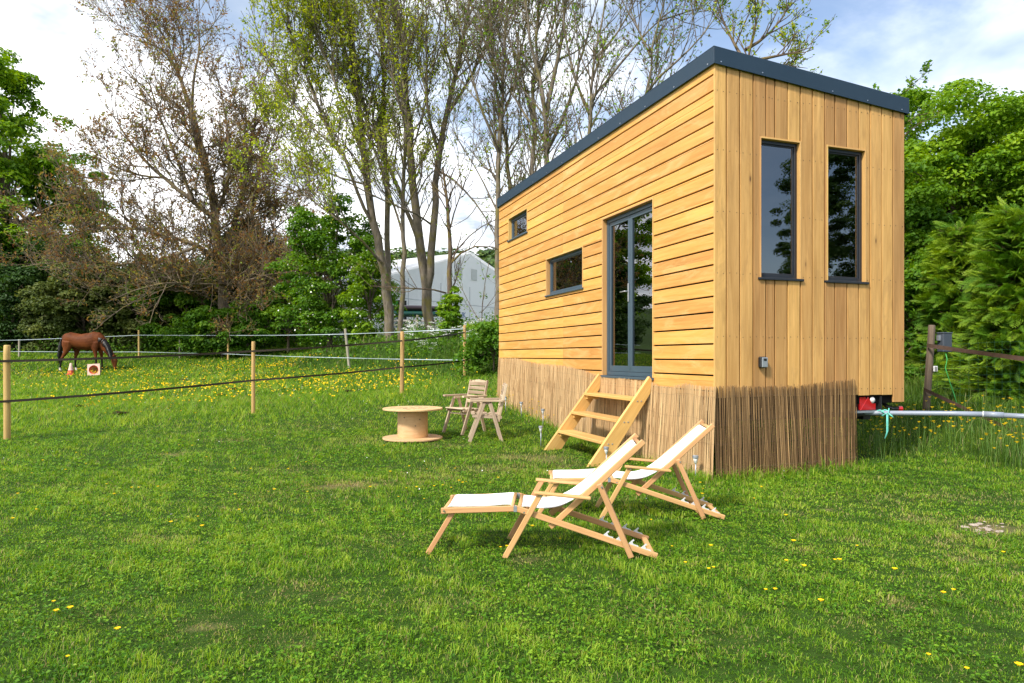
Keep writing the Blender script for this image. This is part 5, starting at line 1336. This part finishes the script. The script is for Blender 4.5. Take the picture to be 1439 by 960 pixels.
# ================================================================== GROUND SHEET
def axis_pts(lo, hi, c, fine, grow):
    out = [c]; s = fine
    while out[-1] < hi: s = min(s*grow, 40); out.append(out[-1]+s)
    out2 = [c]; s = fine
    while out2[-1] > lo: s = min(s*grow, 40); out2.append(out2[-1]-s)
    return np.array(sorted(set(out2[1:]+out)))
DRY = []                                                     # worn straw-coloured patches: (x, y, rx, ry, strength)
for px, py, w, s in [(506, 681, 60, .8), (412, 830, 55, .7), (296, 880, 50, .8), (241, 639, 26, .9), (327, 619, 30, .7), (218, 756, 46, .6), (463, 838, 36, .7), (409, 900, 50, .7), (723, 641, 45, .75), (768, 645, 50, .8), (640, 627, 40, .6), (690, 660, 80, .6), (620, 672, 40, .6), (737, 787, 24, .9), (800, 655, 40, .7),
                    (1200, 761, 20, .7), (1129, 776, 26, .6), (1265, 853, 26, .7), (1113, 722, 26, .6), (1164, 717, 16, .9), (1284, 729, 40, .7), (1346, 784, 36, .7), (1392, 743, 52, 1.0), (1260, 700, 60, .5), (1330, 760, 46, .6), (1340, 700, 60, .5), (1230, 880, 50, .5), (640, 850, 60, .4), (560, 760, 50, .4), (360, 700, 50, .35), (420, 660, 60, .5), (120, 870, 50, .4), (900, 860, 60, .35), (1010, 900, 50, .35), (520, 618, 60, .45), (450, 600, 60, .4), (830, 700, 60, .35)]:
    q = G(px, py); rx = w*q[1]/F; DRY.append((q[0], q[1], rx, max(rx*.7, .10), s))
DRY = np.array(DRY)
_ph = np.random.default_rng(1).uniform(0, 6.28, 40); _dr = np.random.default_rng(2).uniform(0, 6.28, 40)
def fbm(x, y, f0, n=10, seed=0):
    o = np.zeros_like(x); a = 1.; tot = 0
    for k in range(n):
        th = _dr[(k+seed*7) % 40]; f = f0*(1.55**k); o += a*np.sin(f*(x*math.cos(th)+y*math.sin(th))+_ph[(k+seed*5) % 40]+1.3*np.sin(f*.7*(y*math.cos(th)-x*math.sin(th))+_ph[(k*3+seed) % 40])); tot += a*a*.5; a *= .82
    return o/math.sqrt(tot)
def dryness(x, y):
    d = np.zeros_like(x); wob = 1+.35*fbm(x, y, 5., 6, 3)
    for cx_, cy_, rx, ry, s in DRY:
        e = ((x-cx_)/rx)**2+((y-cy_)/ry)**2; near = e < 9
        d[near] = np.maximum(d[near], s*np.exp(-.9*e[near]*np.clip(wob[near], .4, 2.5)))
    return np.clip(d+np.clip(.10*fbm(x, y, .9, 8, 1)-.06, 0, .3), 0, 1)
def tallness(x, y):
    """1 where the grass is left uncut: right fence side, bank, under the trailer's right side"""
    edge = 4.3+.37*(y-5.6)+.22*np.sin(y*3.1)+.12*np.sin(y*7.7+1)
    t = np.clip((x-edge)/.5, 0, 1)*(y > 4.6)
    uh = (x-HO[0])*HD[0]+(y-HO[1])*HD[1]; vh = (x-HO[0])*HV[0]+(y-HO[1])*HV[1]
    t = np.maximum(t, np.clip((uh-1.9)/.5, 0, 1)*np.clip((vh+.1)/.4, 0, 1)*.55)
    bank = np.clip((gz(x, y)-.62)/.35, 0, 1)*(x > -9)*(x < 5)*(y > 14)
    return np.maximum(t, bank)

xs = axis_pts(-520, 520, 0., .14, 1.022); ys = axis_pts(-300, 900, 5., .14, 1.022)
XX, YY = np.meshgrid(xs, ys); ZZ = gz(XX.ravel(), YY.ravel())
m = MB(); nx = len(xs); i = np.arange(len(ys)-1)[:, None]*nx; j = np.arange(nx-1)[None]
f = np.stack([i+j, i+j+1, i+nx+j+1, i+nx+j], -1).reshape(-1, 4)
m.add(np.stack([XX.ravel(), YY.ravel(), ZZ-.006], 1), f, None, dryness(XX.ravel(), YY.ravel()))
N = NT('earth'); pos = N.n('NewGeometry').outputs['Position']; dr = N.attr('tint').outputs['Fac']
n1 = N.noise(pos, 9., 6., .7); n2 = N.noise(pos, 60., 4., .7)
soil = N.mix(N.maprange(n2, .3, .7, 0, 1), (.17, .125, .06), (.36, .285, .15))
green = N.mix(N.maprange(n1, .3, .7, 0, 1), (.018, .042, .005), (.048, .098, .012))  # kept dark so gaps between the blades read as shade
col = N.mix(N.maprange(N.math('ADD', dr, N.math('MULTIPLY', n1, .3)), .62, 1.1, 0, .75), green, soil)
gm = N.done(N.pbr(col, .95, 0, .1, N.bump(n2, .8, .02)))
gr = m.build('ground', gm, None, smooth=True); tag(gr, kind='structure')

# ================================================================== GRASS BLADES
def grass_mat(name, ramp_stops, dry):
    N = NT(name); t = N.attr('tint').outputs['Fac']; d = N.attr('gc').outputs['Vector']
    sep = N.n('SeparateXYZ', None, Vector=d); pos = N.n('NewGeometry').outputs['Position']
    big = N.noise(pos, .55, 3., .6); mid = N.noise(pos, 3.2, 3., .6)
    ff = N.math('ADD', t, N.math('ADD', N.maprange(big, .3, .7, -.13, .13), N.maprange(mid, .3, .7, -.16, .16)))
    c = N.ramp(ff, ramp_stops); c = N.mix(sep.outputs[0], c, dry)
    p = N.pbr(c, .5, 0, .25); tr = N.n('BsdfTranslucent'); N.set(tr, 'Color', N.hsv(c, .485, 1.1, 1.25))
    mx = N.n('MixShader', None, i0=.42); N.set(mx, 'i1', p); N.set(mx, 'i2', tr); return N.done(mx)
GR = [(0, (.042, .135, .007)), (.3, (.100, .255, .011)), (.6, (.195, .375, .018)), (1, (.42, .54, .06))]
M['grass'] = grass_mat('grass_blade', GR, (.42, .33, .15))
M['tall_grass'] = grass_mat('tall_grass_blade', [(0, (.030, .075, .010)), (.4, (.060, .135, .014)), (.7, (.11, .20, .022)), (1, (.26, .33, .08))], (.42, .36, .18))

def blades(m, r, x, y, h, w, lean, tint, dry, bend=True):
    n = len(x); a = r.uniform(0, 2*np.pi, n); z = gz(x, y)
    d = np.stack([np.cos(a), np.sin(a), np.zeros(n)], 1); s = np.stack([-np.sin(a), np.cos(a), np.zeros(n)], 1)
    tw = r.normal(0, .5, n); s = s*np.cos(tw)[:, None]+d*np.sin(tw)[:, None]
    b = np.stack([x, y, z-.008], 1); hh = h[:, None]; ww = w[:, None]; le = lean[:, None]
    if bend:
        mid = b+d*le*hh*.35+np.array((0, 0, 1.))*hh*.62; tip = b+d*le*hh*1.05+np.array((0, 0, 1.))*hh*np.sqrt(np.clip(1-.55*le**2, .15, 1))
        V = np.stack([b-s*ww*.5, b+s*ww*.5, mid+s*ww*.42, mid-s*ww*.42, tip], 1)
        base = np.arange(n)[:, None]*5
        gc = np.zeros((n, 5, 3)); gc[:, :, 0] = dry[:, None]
        n0 = m.n
        m.add(V.reshape(-1, 3), base+np.array([[0, 1, 2, 3]]), gc.reshape(-1, 3), np.repeat(tint, 5))
        m.l.append((base+np.array([[3, 2, 4]])+n0).ravel()); m.s.append(np.full(n, 3)); m.m.append(np.zeros(n, int))
    else:
        tip = b+d*le*hh+np.array((0, 0, 1.))*hh
        V = np.stack([b-s*ww*.5, b+s*ww*.5, tip], 1); gc = np.zeros((n, 3, 3)); gc[:, :, 0] = dry[:, None]
        m.add(V.reshape(-1, 3), np.arange(n)[:, None]*3+np.arange(3)[None], gc.reshape(-1, 3), np.repeat(tint, 3))
def scatter(r, y0, y1, dens, marg=.06):
    """points in the view wedge (and a little beyond) with an even spread"""
    half = lambda y: (.75+marg)*y+2.0
    A = (half(y0)+half(y1))*(y1-y0); n = int(A*dens*1.0)
    y = y0+(y1-y0)*r.random(n); x = (r.random(n)*2-1)*half(y1); k = np.abs(x) < half(y); x, y = x[k], y[k]
    return x, y
def in_house(x, y):
    uh = (x-HO[0])*HD[0]+(y-HO[1])*HD[1]; vh = (x-HO[0])*HV[0]+(y-HO[1])*HV[1]
    return (uh > .02) & (uh < 2.4) & (vh > .02) & (vh < HL-.1)
def clear(x, y):
    k = ~in_house(x, y) | (np.random.default_rng(4).random(len(x)) < .15)
    k &= (x-sp[0])**2+(y-sp[1])**2 > .43**2
    return k
gr_ = np.random.default_rng(77)
m = MB()
bands = [(1.5, 3.4, 12000, .0029), (3.4, 5, 8200, .0037), (5, 7.5, 4600, .0050), (7.5, 11, 2400, .0070), (11, 16, 1300, .010), (16, 24, 520, .016), (24, 40, 200, .026)]
for y0, y1, dens, wd in bands:
    x, y = scatter(gr_, y0, y1, dens); k = clear(x, y)
    x, y = x[k], y[k]
    dr = dryness(x, y); tl = tallness(x, y)
    keep = gr_.random(len(x)) > np.where((x-DRY[22, 0])**2/.05+(y-DRY[22, 1])**2/.03 < 1, .85, .06)
    x, y, dr, tl = x[keep], y[keep], dr[keep], tl[keep]
    n = len(x)
    lump = fbm(x, y, 2.4, 8, 2); patch = fbm(x, y, .5, 6, 4)
    mead = np.clip((gz(x, y)*0+(y-(10.2+.42*(x+7.2)*1.05))/1.5), 0, 1)*(x < 0)      # beyond the near tapes the paddock is a little longer
    h = (.019+.007*np.clip(lump, -1.5, 1.8)+.03*mead)*gr_.uniform(.55, 1.35, n)*(1-.35*dr)+.0012*y
    # longer fringe along reeds and posts
    uh = (x-HO[0])*HD[0]+(y-HO[1])*HD[1]; vh = (x-HO[0])*HV[0]+(y-HO[1])*HV[1]
    fr = np.maximum(np.exp(-((uh+.10)/.16)**2)*(vh > -.2)*(vh < HL), np.exp(-((vh+.12)/.16)**2)*(uh > -.2)*(uh < 1.95))
    h += fr*gr_.uniform(.02, .12, n)
    tuft = fbm(x, y, 17., 6, 7); h *= np.clip(1+.28*tuft, .5, 1.7); w = wd*gr_.uniform(.6, 1.5, n)
    lean = np.abs(gr_.normal(.8, .35, n)).clip(0, 1.3)
    tint = np.clip(.46+gr_.normal(0, .25, n)+.04*lump+.04*patch+.12*tuft, 0, 1)  # tufts lighter, hollows darker: shade between blades put into the tint
    dry = np.clip((gr_.random(n) < (.09+dr*.62))*gr_.uniform(.35, 1, n)+dr*.18, 0, 1)
    k = tl < gr_.random(n)*.8+.2
    blades(m, gr_, x[k], y[k], h[k], w[k], lean[k], tint[k], dry[k], y1 < 8)
    # clover and plantain leaves in the turf
    if y1 <= 11:
        xc, yc = scatter(gr_, y0, y1, dens*.24); cl = fbm(xc, yc, 2.6, 8, 5)
        k = (cl > -.15) & (dryness(xc, yc) < .4) & clear(xc, yc) & (tallness(xc, yc) < .3); xc, yc = xc[k], yc[k]; nc = len(xc)
        zc = gz(xc, yc)+gr_.uniform(.008, .030, nc); nn = rand_unit(gr_, nc)*.45+np.array((0, 0, 1.)); nn /= np.linalg.norm(nn, axis=1)[:, None]
        n0 = len(m.g); leaves(m, gr_, np.stack([xc, yc, zc], 1), nn, gr_.uniform(.010, .021, nc)*max(1, y0/4), np.clip(gr_.normal(.38, .2, nc), 0, 1), .8)
        m.g[-1] = np.zeros((nc*4, 3))
gs = m.build('lawn_grass', M['grass'], None); tag(gs, 'short green lawn and paddock grass with worn straw-coloured patches', 'grass', kind='stuff')
# uncut grass
m = MB()
for y0, y1, dens, wd in [(3.6, 8, 1500, .0058), (8, 13, 800, .0085), (13, 20, 330, .014), (20, 30, 130, .022)]:
    x, y = scatter(gr_, y0, y1, dens, .12); k = clear(x, y); x, y = x[k], y[k]; tl = tallness(x, y)
    k = gr_.random(len(x)) < tl; x, y, tl = x[k], y[k], tl[k]; n = len(x)
    lump = fbm(x, y, 1.7, 7, 6)
    h = (.16+.08*np.clip(lump, -1, 1.6))*gr_.uniform(.4, 1.45, n)*(.35+.65*tl); tall = gr_.random(n) < .05; h[tall] *= 1.6
    blades(m, gr_, x, y, h, wd*gr_.uniform(.6, 1.2, n), np.abs(gr_.normal(.35, .25, n)).clip(0, 1.1), np.clip(.42+gr_.normal(0, .18, n)+.08*lump+.35*tall, 0, 1), (gr_.random(n) < .03)*.8, True)
tg = m.build('tall_grass', M['tall_grass'], None); tag(tg, 'long uncut grass along the right fence and on the bank', 'grass', kind='stuff')
# leafy ground cover on the bank and at the hedge foot
m = MB()
n = 42000; x = gr_.uniform(-26, 4.5, n); y = gr_.uniform(15, 37.5, n); z = gz(x, y)
cov = np.clip((z-.72)/.3, 0, 1)*(x > -8)+(y > 33.2)*1.; cov *= np.clip(.75+.5*fbm(x, y, .8, 6, 8), 0, 1)
k = (gr_.random(n) < cov) & ~in_house(x, y) & (np.abs(x) < .85*y); x, y, z = x[k], y[k], z[k]; n = len(x)
hh = gr_.random(n)**1.4*(.55+.25*fbm(x, y, .9, 6, 9)).clip(.1, 1.1)
nn = rand_unit(gr_, n)*.8+np.array((0, -.2, .7)); nn /= np.linalg.norm(nn, axis=1)[:, None]
leaves(m, gr_, np.stack([x, y, z+hh+.02], 1), nn, gr_.uniform(.07, .17, n), np.clip(.48+gr_.normal(0, .2, n), 0, 1), .55)
uc = m.build('undergrowth', M['lf_green'], None); tag(uc, 'leafy weeds and brambles covering the bank and the hedge foot', 'undergrowth', kind='stuff')

# ================================================================== FLOWERS
def flower_mesh(name, r, petals, rad, h, mat, lean=0., dome=.3):
    """a head of petals on a stem: two meshes"""
    m = MB()
    for k in range(petals):
        a = 2*np.pi*k/petals+r.normal(0, .08); d = np.array((math.cos(a), math.sin(a), 0)); s = np.array((-d[1], d[0], 0)); w = rad*2.6/petals*1.25
        zc = np.array((lean, 0, h))
        m.add([zc+d*rad*.12, zc+d*rad*.65-s*w+(0, 0, rad*dome), zc+d*rad+(0, 0, rad*dome*1.25), zc+d*rad*.65+s*w+(0, 0, rad*dome)], [(0, 1, 2, 3)])
    return m
def flower(name, r, petals, rad, h, mat, center=None, dome=.3):
    m = MB(); lean = r.normal(0, .12)*h
    tube(m, [(0, 0, -.02), (lean*.35, 0, h*.55), (lean, 0, h)], [.0022, .0018, .0016], 4, False); so = m.mesh('stem', M['stem'])
    hm = flower_mesh(name, r, petals, rad, h, mat, lean, dome)
    lathe(hm, [(rad*.001, h+rad*.35), (rad*.35, h+rad*.28), (rad*.45, h), (rad*.001, h-rad*.12)], 7, (lean, 0, 0))
    return hm.mesh('bloom', mat), so
def plant_flowers(pts, name, label, group, protos, smin=.8, smax=1.25):
    for k, q in enumerate(pts):
        hd, sm = protos[k % len(protos)]
        t = thing(name, label, 'flower', q, gr_.random()*6.28, group); s = gr_.uniform(smin, smax); t.scale = (s, s, s)
        for nm, me in (('bloom', hd), ('stem', sm)):
            o = bpy.data.objects.new(nm, me); COL.objects.link(o); o.parent = t
fr_ = np.random.default_rng(15)
dand = [flower('dandelion', fr_, 15, .0145, .032, M['petal'], dome=.4) for _ in range(3)]
# dandelions seen one by one on the mown lawn (photo pixels)
DP = [(77, 870), (1003, 806), (1305, 930), (997, 808), (99, 866), (25, 700), (50, 721), (160, 700), (95, 930), (275, 664), (222, 689), (240, 742), (385, 694), (378, 696), (278, 730), (283, 748), (195, 690), (225, 700), (432, 695), (330, 700), (185, 691), (335, 722), (75, 853), (165, 898),
      (121, 655), (107, 640), (60, 652), (45, 668), (18, 735), (6, 664), (92, 664), (270, 630), (235, 640), (252, 629), (290, 646), (330, 662), (108, 628), (150, 685), (430, 653), (470, 640), (352, 663), (405, 664), (540, 630), (462, 600), (520, 690), (560, 702), (585, 690), (575, 660), (600, 663), (610, 688), (596, 705), (640, 662), (650, 684), (688, 682), (622, 686), (634, 690), (645, 681), (655, 680), (700, 676), (571, 689), (548, 668), (750, 712), (672, 724), (713, 727), (748, 748), (787, 762), (704, 775), (712, 776),
      (1070, 690), (1105, 731), (1115, 770), (1130, 806), (1172, 793), (1180, 796), (1105, 795), (1205, 773), (1410, 783), (1340, 838), (1325, 843), (1358, 948), (1432, 950), (1090, 837), (1153, 856), (1076, 836), (1000, 776), (1258, 811), (915, 736), (945, 774), (963, 797), (1035, 667), (1098, 660), (988, 690), (984, 684), (992, 676), (987, 701), (996, 704), (1001, 667), (1060, 705), (840, 742)]
plant_flowers([G(*p) for p in DP], 'dandelion', 'single yellow dandelion head in the mown lawn', 'dandelions in the mown lawn', dand, .55, 1.15)
bc = [flower('buttercup', fr_, 5, .016, h, M['petal'], dome=.55) for h in (.19, .25, .31, .37)]
def pick(n, fn):
    out = []
    while len(out) < n:
        q = fn()
        if q is not None: out.append(q)
    return out
def rfl():
    px, py = fr_.uniform(1205, 1439), fr_.uniform(588, 700); q = G(px, py+16)
    t = float(tallness(np.array([q[0]]), np.array([q[1]]))[0])
    return q if t > .3 and q[1] < 13 and fr_.random() < .9 else None
plant_flowers(pick(165, rfl), 'buttercup', 'yellow buttercup on a thin stem in the uncut grass right of the trailer', 'buttercups in the uncut grass by the pipe', bc, .9, 1.35)
def wfl():
    v = fr_.uniform(3.6, 6.4); q = P(-fr_.uniform(.03, .45), v); q[2] = gz(q[0], q[1]); return q
plant_flowers(pick(38, wfl), 'buttercup', 'small yellow flower in the grass at the foot of the sunlit reeds', 'yellow flowers along the long reed screen', bc[:3], .8, 1.2)
def dens(x, y):
    """how thick the buttercups stand in the paddock"""
    d = .045+.85*np.exp(-(((x+4.2)/2.6)**2+((y-17.3)/1.9)**2))+.9*np.exp(-(((x+7.5)/3.)**2+((y-19.5)/2.6)**2))+.55*np.exp(-(((x+10)/3.)**2+((y-26)/2.)**2))+.40*np.exp(-(((x+6.5)/2.2)**2+((y-13.6)/1.6)**2))+.35*np.exp(-(((x+16)/5)**2+((y-26)/2.5)**2))+.25*np.exp(-(((x+9)/3.)**2+((y-15)/2.)**2))
    d *= np.clip(.75+.55*fbm(x, y, 1.1, 7, 11), .05, 2)
    line = 10.2+.62*(x+7.0)                                   # only beyond the near tapes
    return d*(y > line)*(gz(x, y) < 1.15)
n = 60000; x = fr_.uniform(-27, -.8, n); y = fr_.uniform(9.5, 31, n); k = (np.abs(x) < .80*y) & (fr_.random(n) < dens(x, y)*.34) & ~in_house(x, y); x, y = x[k], y[k]
z = gz(x, y); order = np.argsort(y); nb = 95
plant_flowers([np.array((x[i], y[i], z[i])) for i in order[:nb]], 'buttercup', 'yellow buttercup in the paddock grass just beyond the dark tapes', 'buttercups nearest the dark tapes', bc[:3], .8, 1.2)
o = order[nb:]; m = MB(); hh = fr_.uniform(.10, .26, len(o)); sz = .034*fr_.uniform(.8, 1.4, len(o))
pc = np.stack([x[o], y[o], z[o]+hh], 1)
for sh in range(3):
    nn = rand_unit(fr_, len(o))*.5+np.array((0, -.25, .8)); nn /= np.linalg.norm(nn, axis=1)[:, None]
    leaves(m, fr_, pc+rand_unit(fr_, len(o))*.004, nn, sz, np.ones(len(o))*.5, .9)
tag(m.build('buttercup_carpet', M['petal'], None), 'drifts of yellow buttercups across the paddock', 'flowers', kind='stuff')
# daisies
n = 9000; x = fr_.uniform(-24, 4, n); y = fr_.uniform(5, 30, n); k = (np.abs(x) < .8*y) & (fr_.random(n) < np.clip(.05+.20*(fbm(x, y, .7, 6, 12) > .4)*(y > 9), 0, 1)) & clear(x, y) & ~in_house(x, y); x, y = x[k], y[k]
m = MB(); nn = rand_unit(fr_, len(x))*.4+np.array((0, -.2, .9)); nn /= np.linalg.norm(nn, axis=1)[:, None]
for sh in range(2): leaves(m, fr_, np.stack([x, y, gz(x, y)+.05+.002*y], 1), nn, .010*(1+.03*y)*fr_.uniform(.8, 1.3, len(x)), np.ones(len(x))*.5, .95)
tag(m.build('daisy_scatter', M['petal_white'], None), 'tiny white daisies sprinkled through the grass', 'flowers', kind='stuff')
# cow parsley on the bank
CPG = 'cow parsley on the bank'
def parsley(seed):
    r = np.random.default_rng(seed); ms = MB(); mw = MB(); ml = MB()
    h = .75
    for k in range(4):
        a = r.random()*6.28; d = np.array((math.cos(a), math.sin(a), 0)); e = d*r.uniform(.08, .25)+np.array((0, 0, h*r.uniform(.75, 1.1)))
        tube(ms, [(0, 0, -.05), e*.5+(0, 0, .05), e], [.005, .004, .003], 4, False)
        n = 26; q = e+np.concatenate([r.normal(0, .05, (n, 2)), r.normal(0, .012, (n, 1))], 1)
        nn = np.array((0, 0, 1.))+r.normal(0, .4, (n, 3)); nn /= np.linalg.norm(nn, axis=1)[:, None]; leaves(mw, r, q, nn, r.uniform(.018, .034, n), np.ones(n)*.5, .9)
    n = 60; q = np.stack([r.normal(0, .13, n), r.normal(0, .13, n), r.uniform(.05, .5, n)], 1); nn = rand_unit(r, n)*.7+(0, 0, .6); nn /= np.linalg.norm(nn, axis=1)[:, None]
    leaves(ml, r, q, nn, r.uniform(.06, .13, n), r.random(n), .4)
    return [(nm, mb.mesh(nm, mt)) for nm, mb, mt in (('stem', ms, M['stem']), ('umbel', mw, M['petal_white']), ('foliage', ml, M['lf_green']))]
pr = [parsley(s) for s in (1, 2, 3)]
cnt = 0
while cnt < 34:
    px, py = fr_.uniform(560, 700), fr_.uniform(468, 512); Z = fr_.uniform(18.3, 25); xw = (px-CX)/F*Z
    if gz(xw, Z) < .9: continue
    t = thing('cow_parsley', 'white-flowered cow parsley on the green bank before the marquee', 'wildflower', (xw, Z, gz(xw, Z)), fr_.random()*6, CPG); s = fr_.uniform(.8, 1.3); t.scale = (s, s, s)
    for nm, me in pr[cnt % 3]:
        o = bpy.data.objects.new(nm, me); COL.objects.link(o); o.parent = t
    cnt += 1

# ================================================================== FAR HILL with woodland
m = MB(); gxh = np.linspace(-420, 420, 90); gyh = np.linspace(130, 520, 40); XX, YY = np.meshgrid(gxh, gyh)
def hill_z(x, y): return 2.0+44*np.exp(-((y-330)/95)**2)*(.86+.16*np.sin(x*.013+1.9)+.05*np.sin(x*.041))
ZZ = hill_z(XX, YY)-3
i = np.arange(39)[:, None]*90; j = np.arange(89)[None]
m.add(np.stack([XX.ravel(), YY.ravel(), ZZ.ravel()], 1), np.stack([i+j, i+j+1, i+90+j+1, i+90+j], -1).reshape(-1, 4))
tag(m.build('hill', plain('hill_green', (.05, .085, .02), .95, 0, .1, .3, .03), None, smooth=True), kind='structure')
m = MB(); hr = np.random.default_rng(66)
for k in range(620):
    x, y = hr.uniform(-150, 60), hr.uniform(215, 335); zz_ = hill_z(x, y)-3; s = hr.uniform(3.5, 7)
    n = 90; e = rand_unit(hr, n); e[:, 2] = np.abs(e[:, 2])*1.1; q = np.array((x, y, zz_+s*.5))+e*s*hr.uniform(.75, 1.05, n)[:, None]
    nn = e*.8+np.array((0, 0, .4))+rand_unit(hr, n)*.3; nn /= np.linalg.norm(nn, axis=1)[:, None]
    leaves(m, hr, q, nn, hr.uniform(1.6, 3.0, n), np.clip(hr.normal(hr.uniform(.2, .8), .1, n), 0, 1), .8)
tag(m.build('far_woodland', foliage('far_leaf', [(0, (.035, .075, .03)), (.5, (.075, .135, .035)), (1, (.15, .21, .05))], .2), None), 'far wooded hillside seen between the ash trunks', 'woodland', kind='stuff')

# ================================================================== SKY AND SUN
SUN = np.array((-.47, -.53, .71)); SUN /= np.linalg.norm(SUN)
elev = math.asin(SUN[2]); az = math.atan2(SUN[0], SUN[1])
w = bpy.data.worlds.new('World'); scene.world = w; w.use_nodes = True; nt = w.node_tree; nt.nodes.clear()
class WN(NT):
    def __init__(self): self.t = nt
X = WN(); out = nt.nodes.new('ShaderNodeOutputWorld')
sky = X.n('TexSky', {'sky_type': 'NISHITA', 'sun_disc': False, 'sun_elevation': elev, 'sun_rotation': az, 'air_density': 1.0, 'dust_density': .6, 'ozone_density': 1.2})
tc = X.n('TexCoord').outputs['Generated']; sp3 = X.n('SeparateXYZ', None, Vector=tc)
zz = X.math('MAXIMUM', X.math('ADD', sp3.outputs[2], .18), .05)
cv = X.n('CombineXYZ', None, X=X.math('DIVIDE', sp3.outputs[0], zz), Y=X.math('DIVIDE', sp3.outputs[1], zz), Z=0.)
cv2 = X.n('VectorMath', {'operation': 'ADD'}, i0=cv.outputs[0], i1=(3.7, 1.2, .4)).outputs[0]
c1 = X.noise(cv2, 1.25, 7., .56, .35); c2 = X.noise(cv2, 3.3, 6., .6, .2)
cm = X.math('ADD', X.math('MULTIPLY', c1, .8), X.math('MULTIPLY', c2, .2))
low = X.maprange(sp3.outputs[2], .05, .38, .13, 0)
mask = X.maprange(X.math('ADD', cm, low), .36, .54, .12, 1); mask.node.interpolation_type = 'SMOOTHSTEP'
def toward(d, a, b):
    d = np.array(d, float); d /= np.linalg.norm(d)
    dt = X.n('VectorMath', {'operation': 'DOT_PRODUCT'}, i0=tc, i1=tuple(d)).outputs['Value']
    nd = X.n('MapRange', {'interpolation_type': 'SMOOTHSTEP'}, i0=dt, i1=a, i2=b, i3=0., i4=1.); return nd.outputs[0]
# broken cloud: open blue low in the south-east and high in the north-east
mask = X.math('MULTIPLY', mask, X.math('SUBTRACT', 1., X.math('MULTIPLY', toward((.90, -.50, .36), .80, .97), .92)), True)
mask = X.math('MULTIPLY', mask, X.math('SUBTRACT', 1., X.math('MULTIPLY', toward((.62, 1, .62), .93, .995), .55)), True)
shade = X.noise(cv2, 2.1, 5., .55, .2)
cc = X.mix(X.maprange(shade, .34, .56, 0, 1), (.32, .37, .44), (.92, .92, .93))
skyc = X.n('VectorMath', {'operation': 'SCALE'}, i0=sky.outputs[0]); skyc.inputs['Scale'].default_value = .115
bw = nt.nodes.new('ShaderNodeBackground'); bw.inputs['Strength'].default_value = .115
# clouds are given in the same units as the sky (divided by the strength)
cc2 = X.n('VectorMath', {'operation': 'SCALE'}, i0=cc); cc2.inputs['Scale'].default_value = 1/.115*1.2
nt.links.new(X.mix(mask, sky.outputs[0], cc2.outputs[0]), bw.inputs['Color']); 
for nd in [n_ for n_ in nt.nodes if n_.bl_idname == 'ShaderNodeMix']: nd.clamp_result = False
nt.links.new(bw.outputs[0], out.inputs['Surface']); nt.nodes.remove(skyc)
w.cycles.sampling_method = 'MANUAL'; w.cycles.sample_map_resolution = 1024
sl = bpy.data.lights.new('sun', 'SUN'); sl.energy = 2.9; sl.angle = R(7.0); sl.color = (1, .93, .82)
so = bpy.data.objects.new('sun', sl); COL.objects.link(so); so.rotation_euler = Vector(tuple(SUN)).to_track_quat('Z', 'Y').to_euler()

vs = scene.view_settings; scene.display_settings.display_device = 'sRGB'
vs.view_transform = 'Standard'; vs.look = 'None'; vs.exposure = 0.95; vs.gamma = 1; vs.use_curve_mapping = False
cy = scene.cycles
scene.render.engine = 'CYCLES'
cy.max_bounces = 7; cy.diffuse_bounces = 3; cy.glossy_bounces = 3; cy.transmission_bounces = 4; cy.transparent_max_bounces = 8
cy.caustics_reflective = False; cy.caustics_refractive = False; cy.sample_clamp_indirect = 6
cy.use_adaptive_sampling = True; cy.adaptive_threshold = .012
cy.use_denoising = True
try: cy.denoiser = 'OPENIMAGEDENOISE'; cy.denoising_prefilter = 'ACCURATE'; cy.denoising_input_passes = 'RGB_ALBEDO_NORMAL'
except Exception: pass
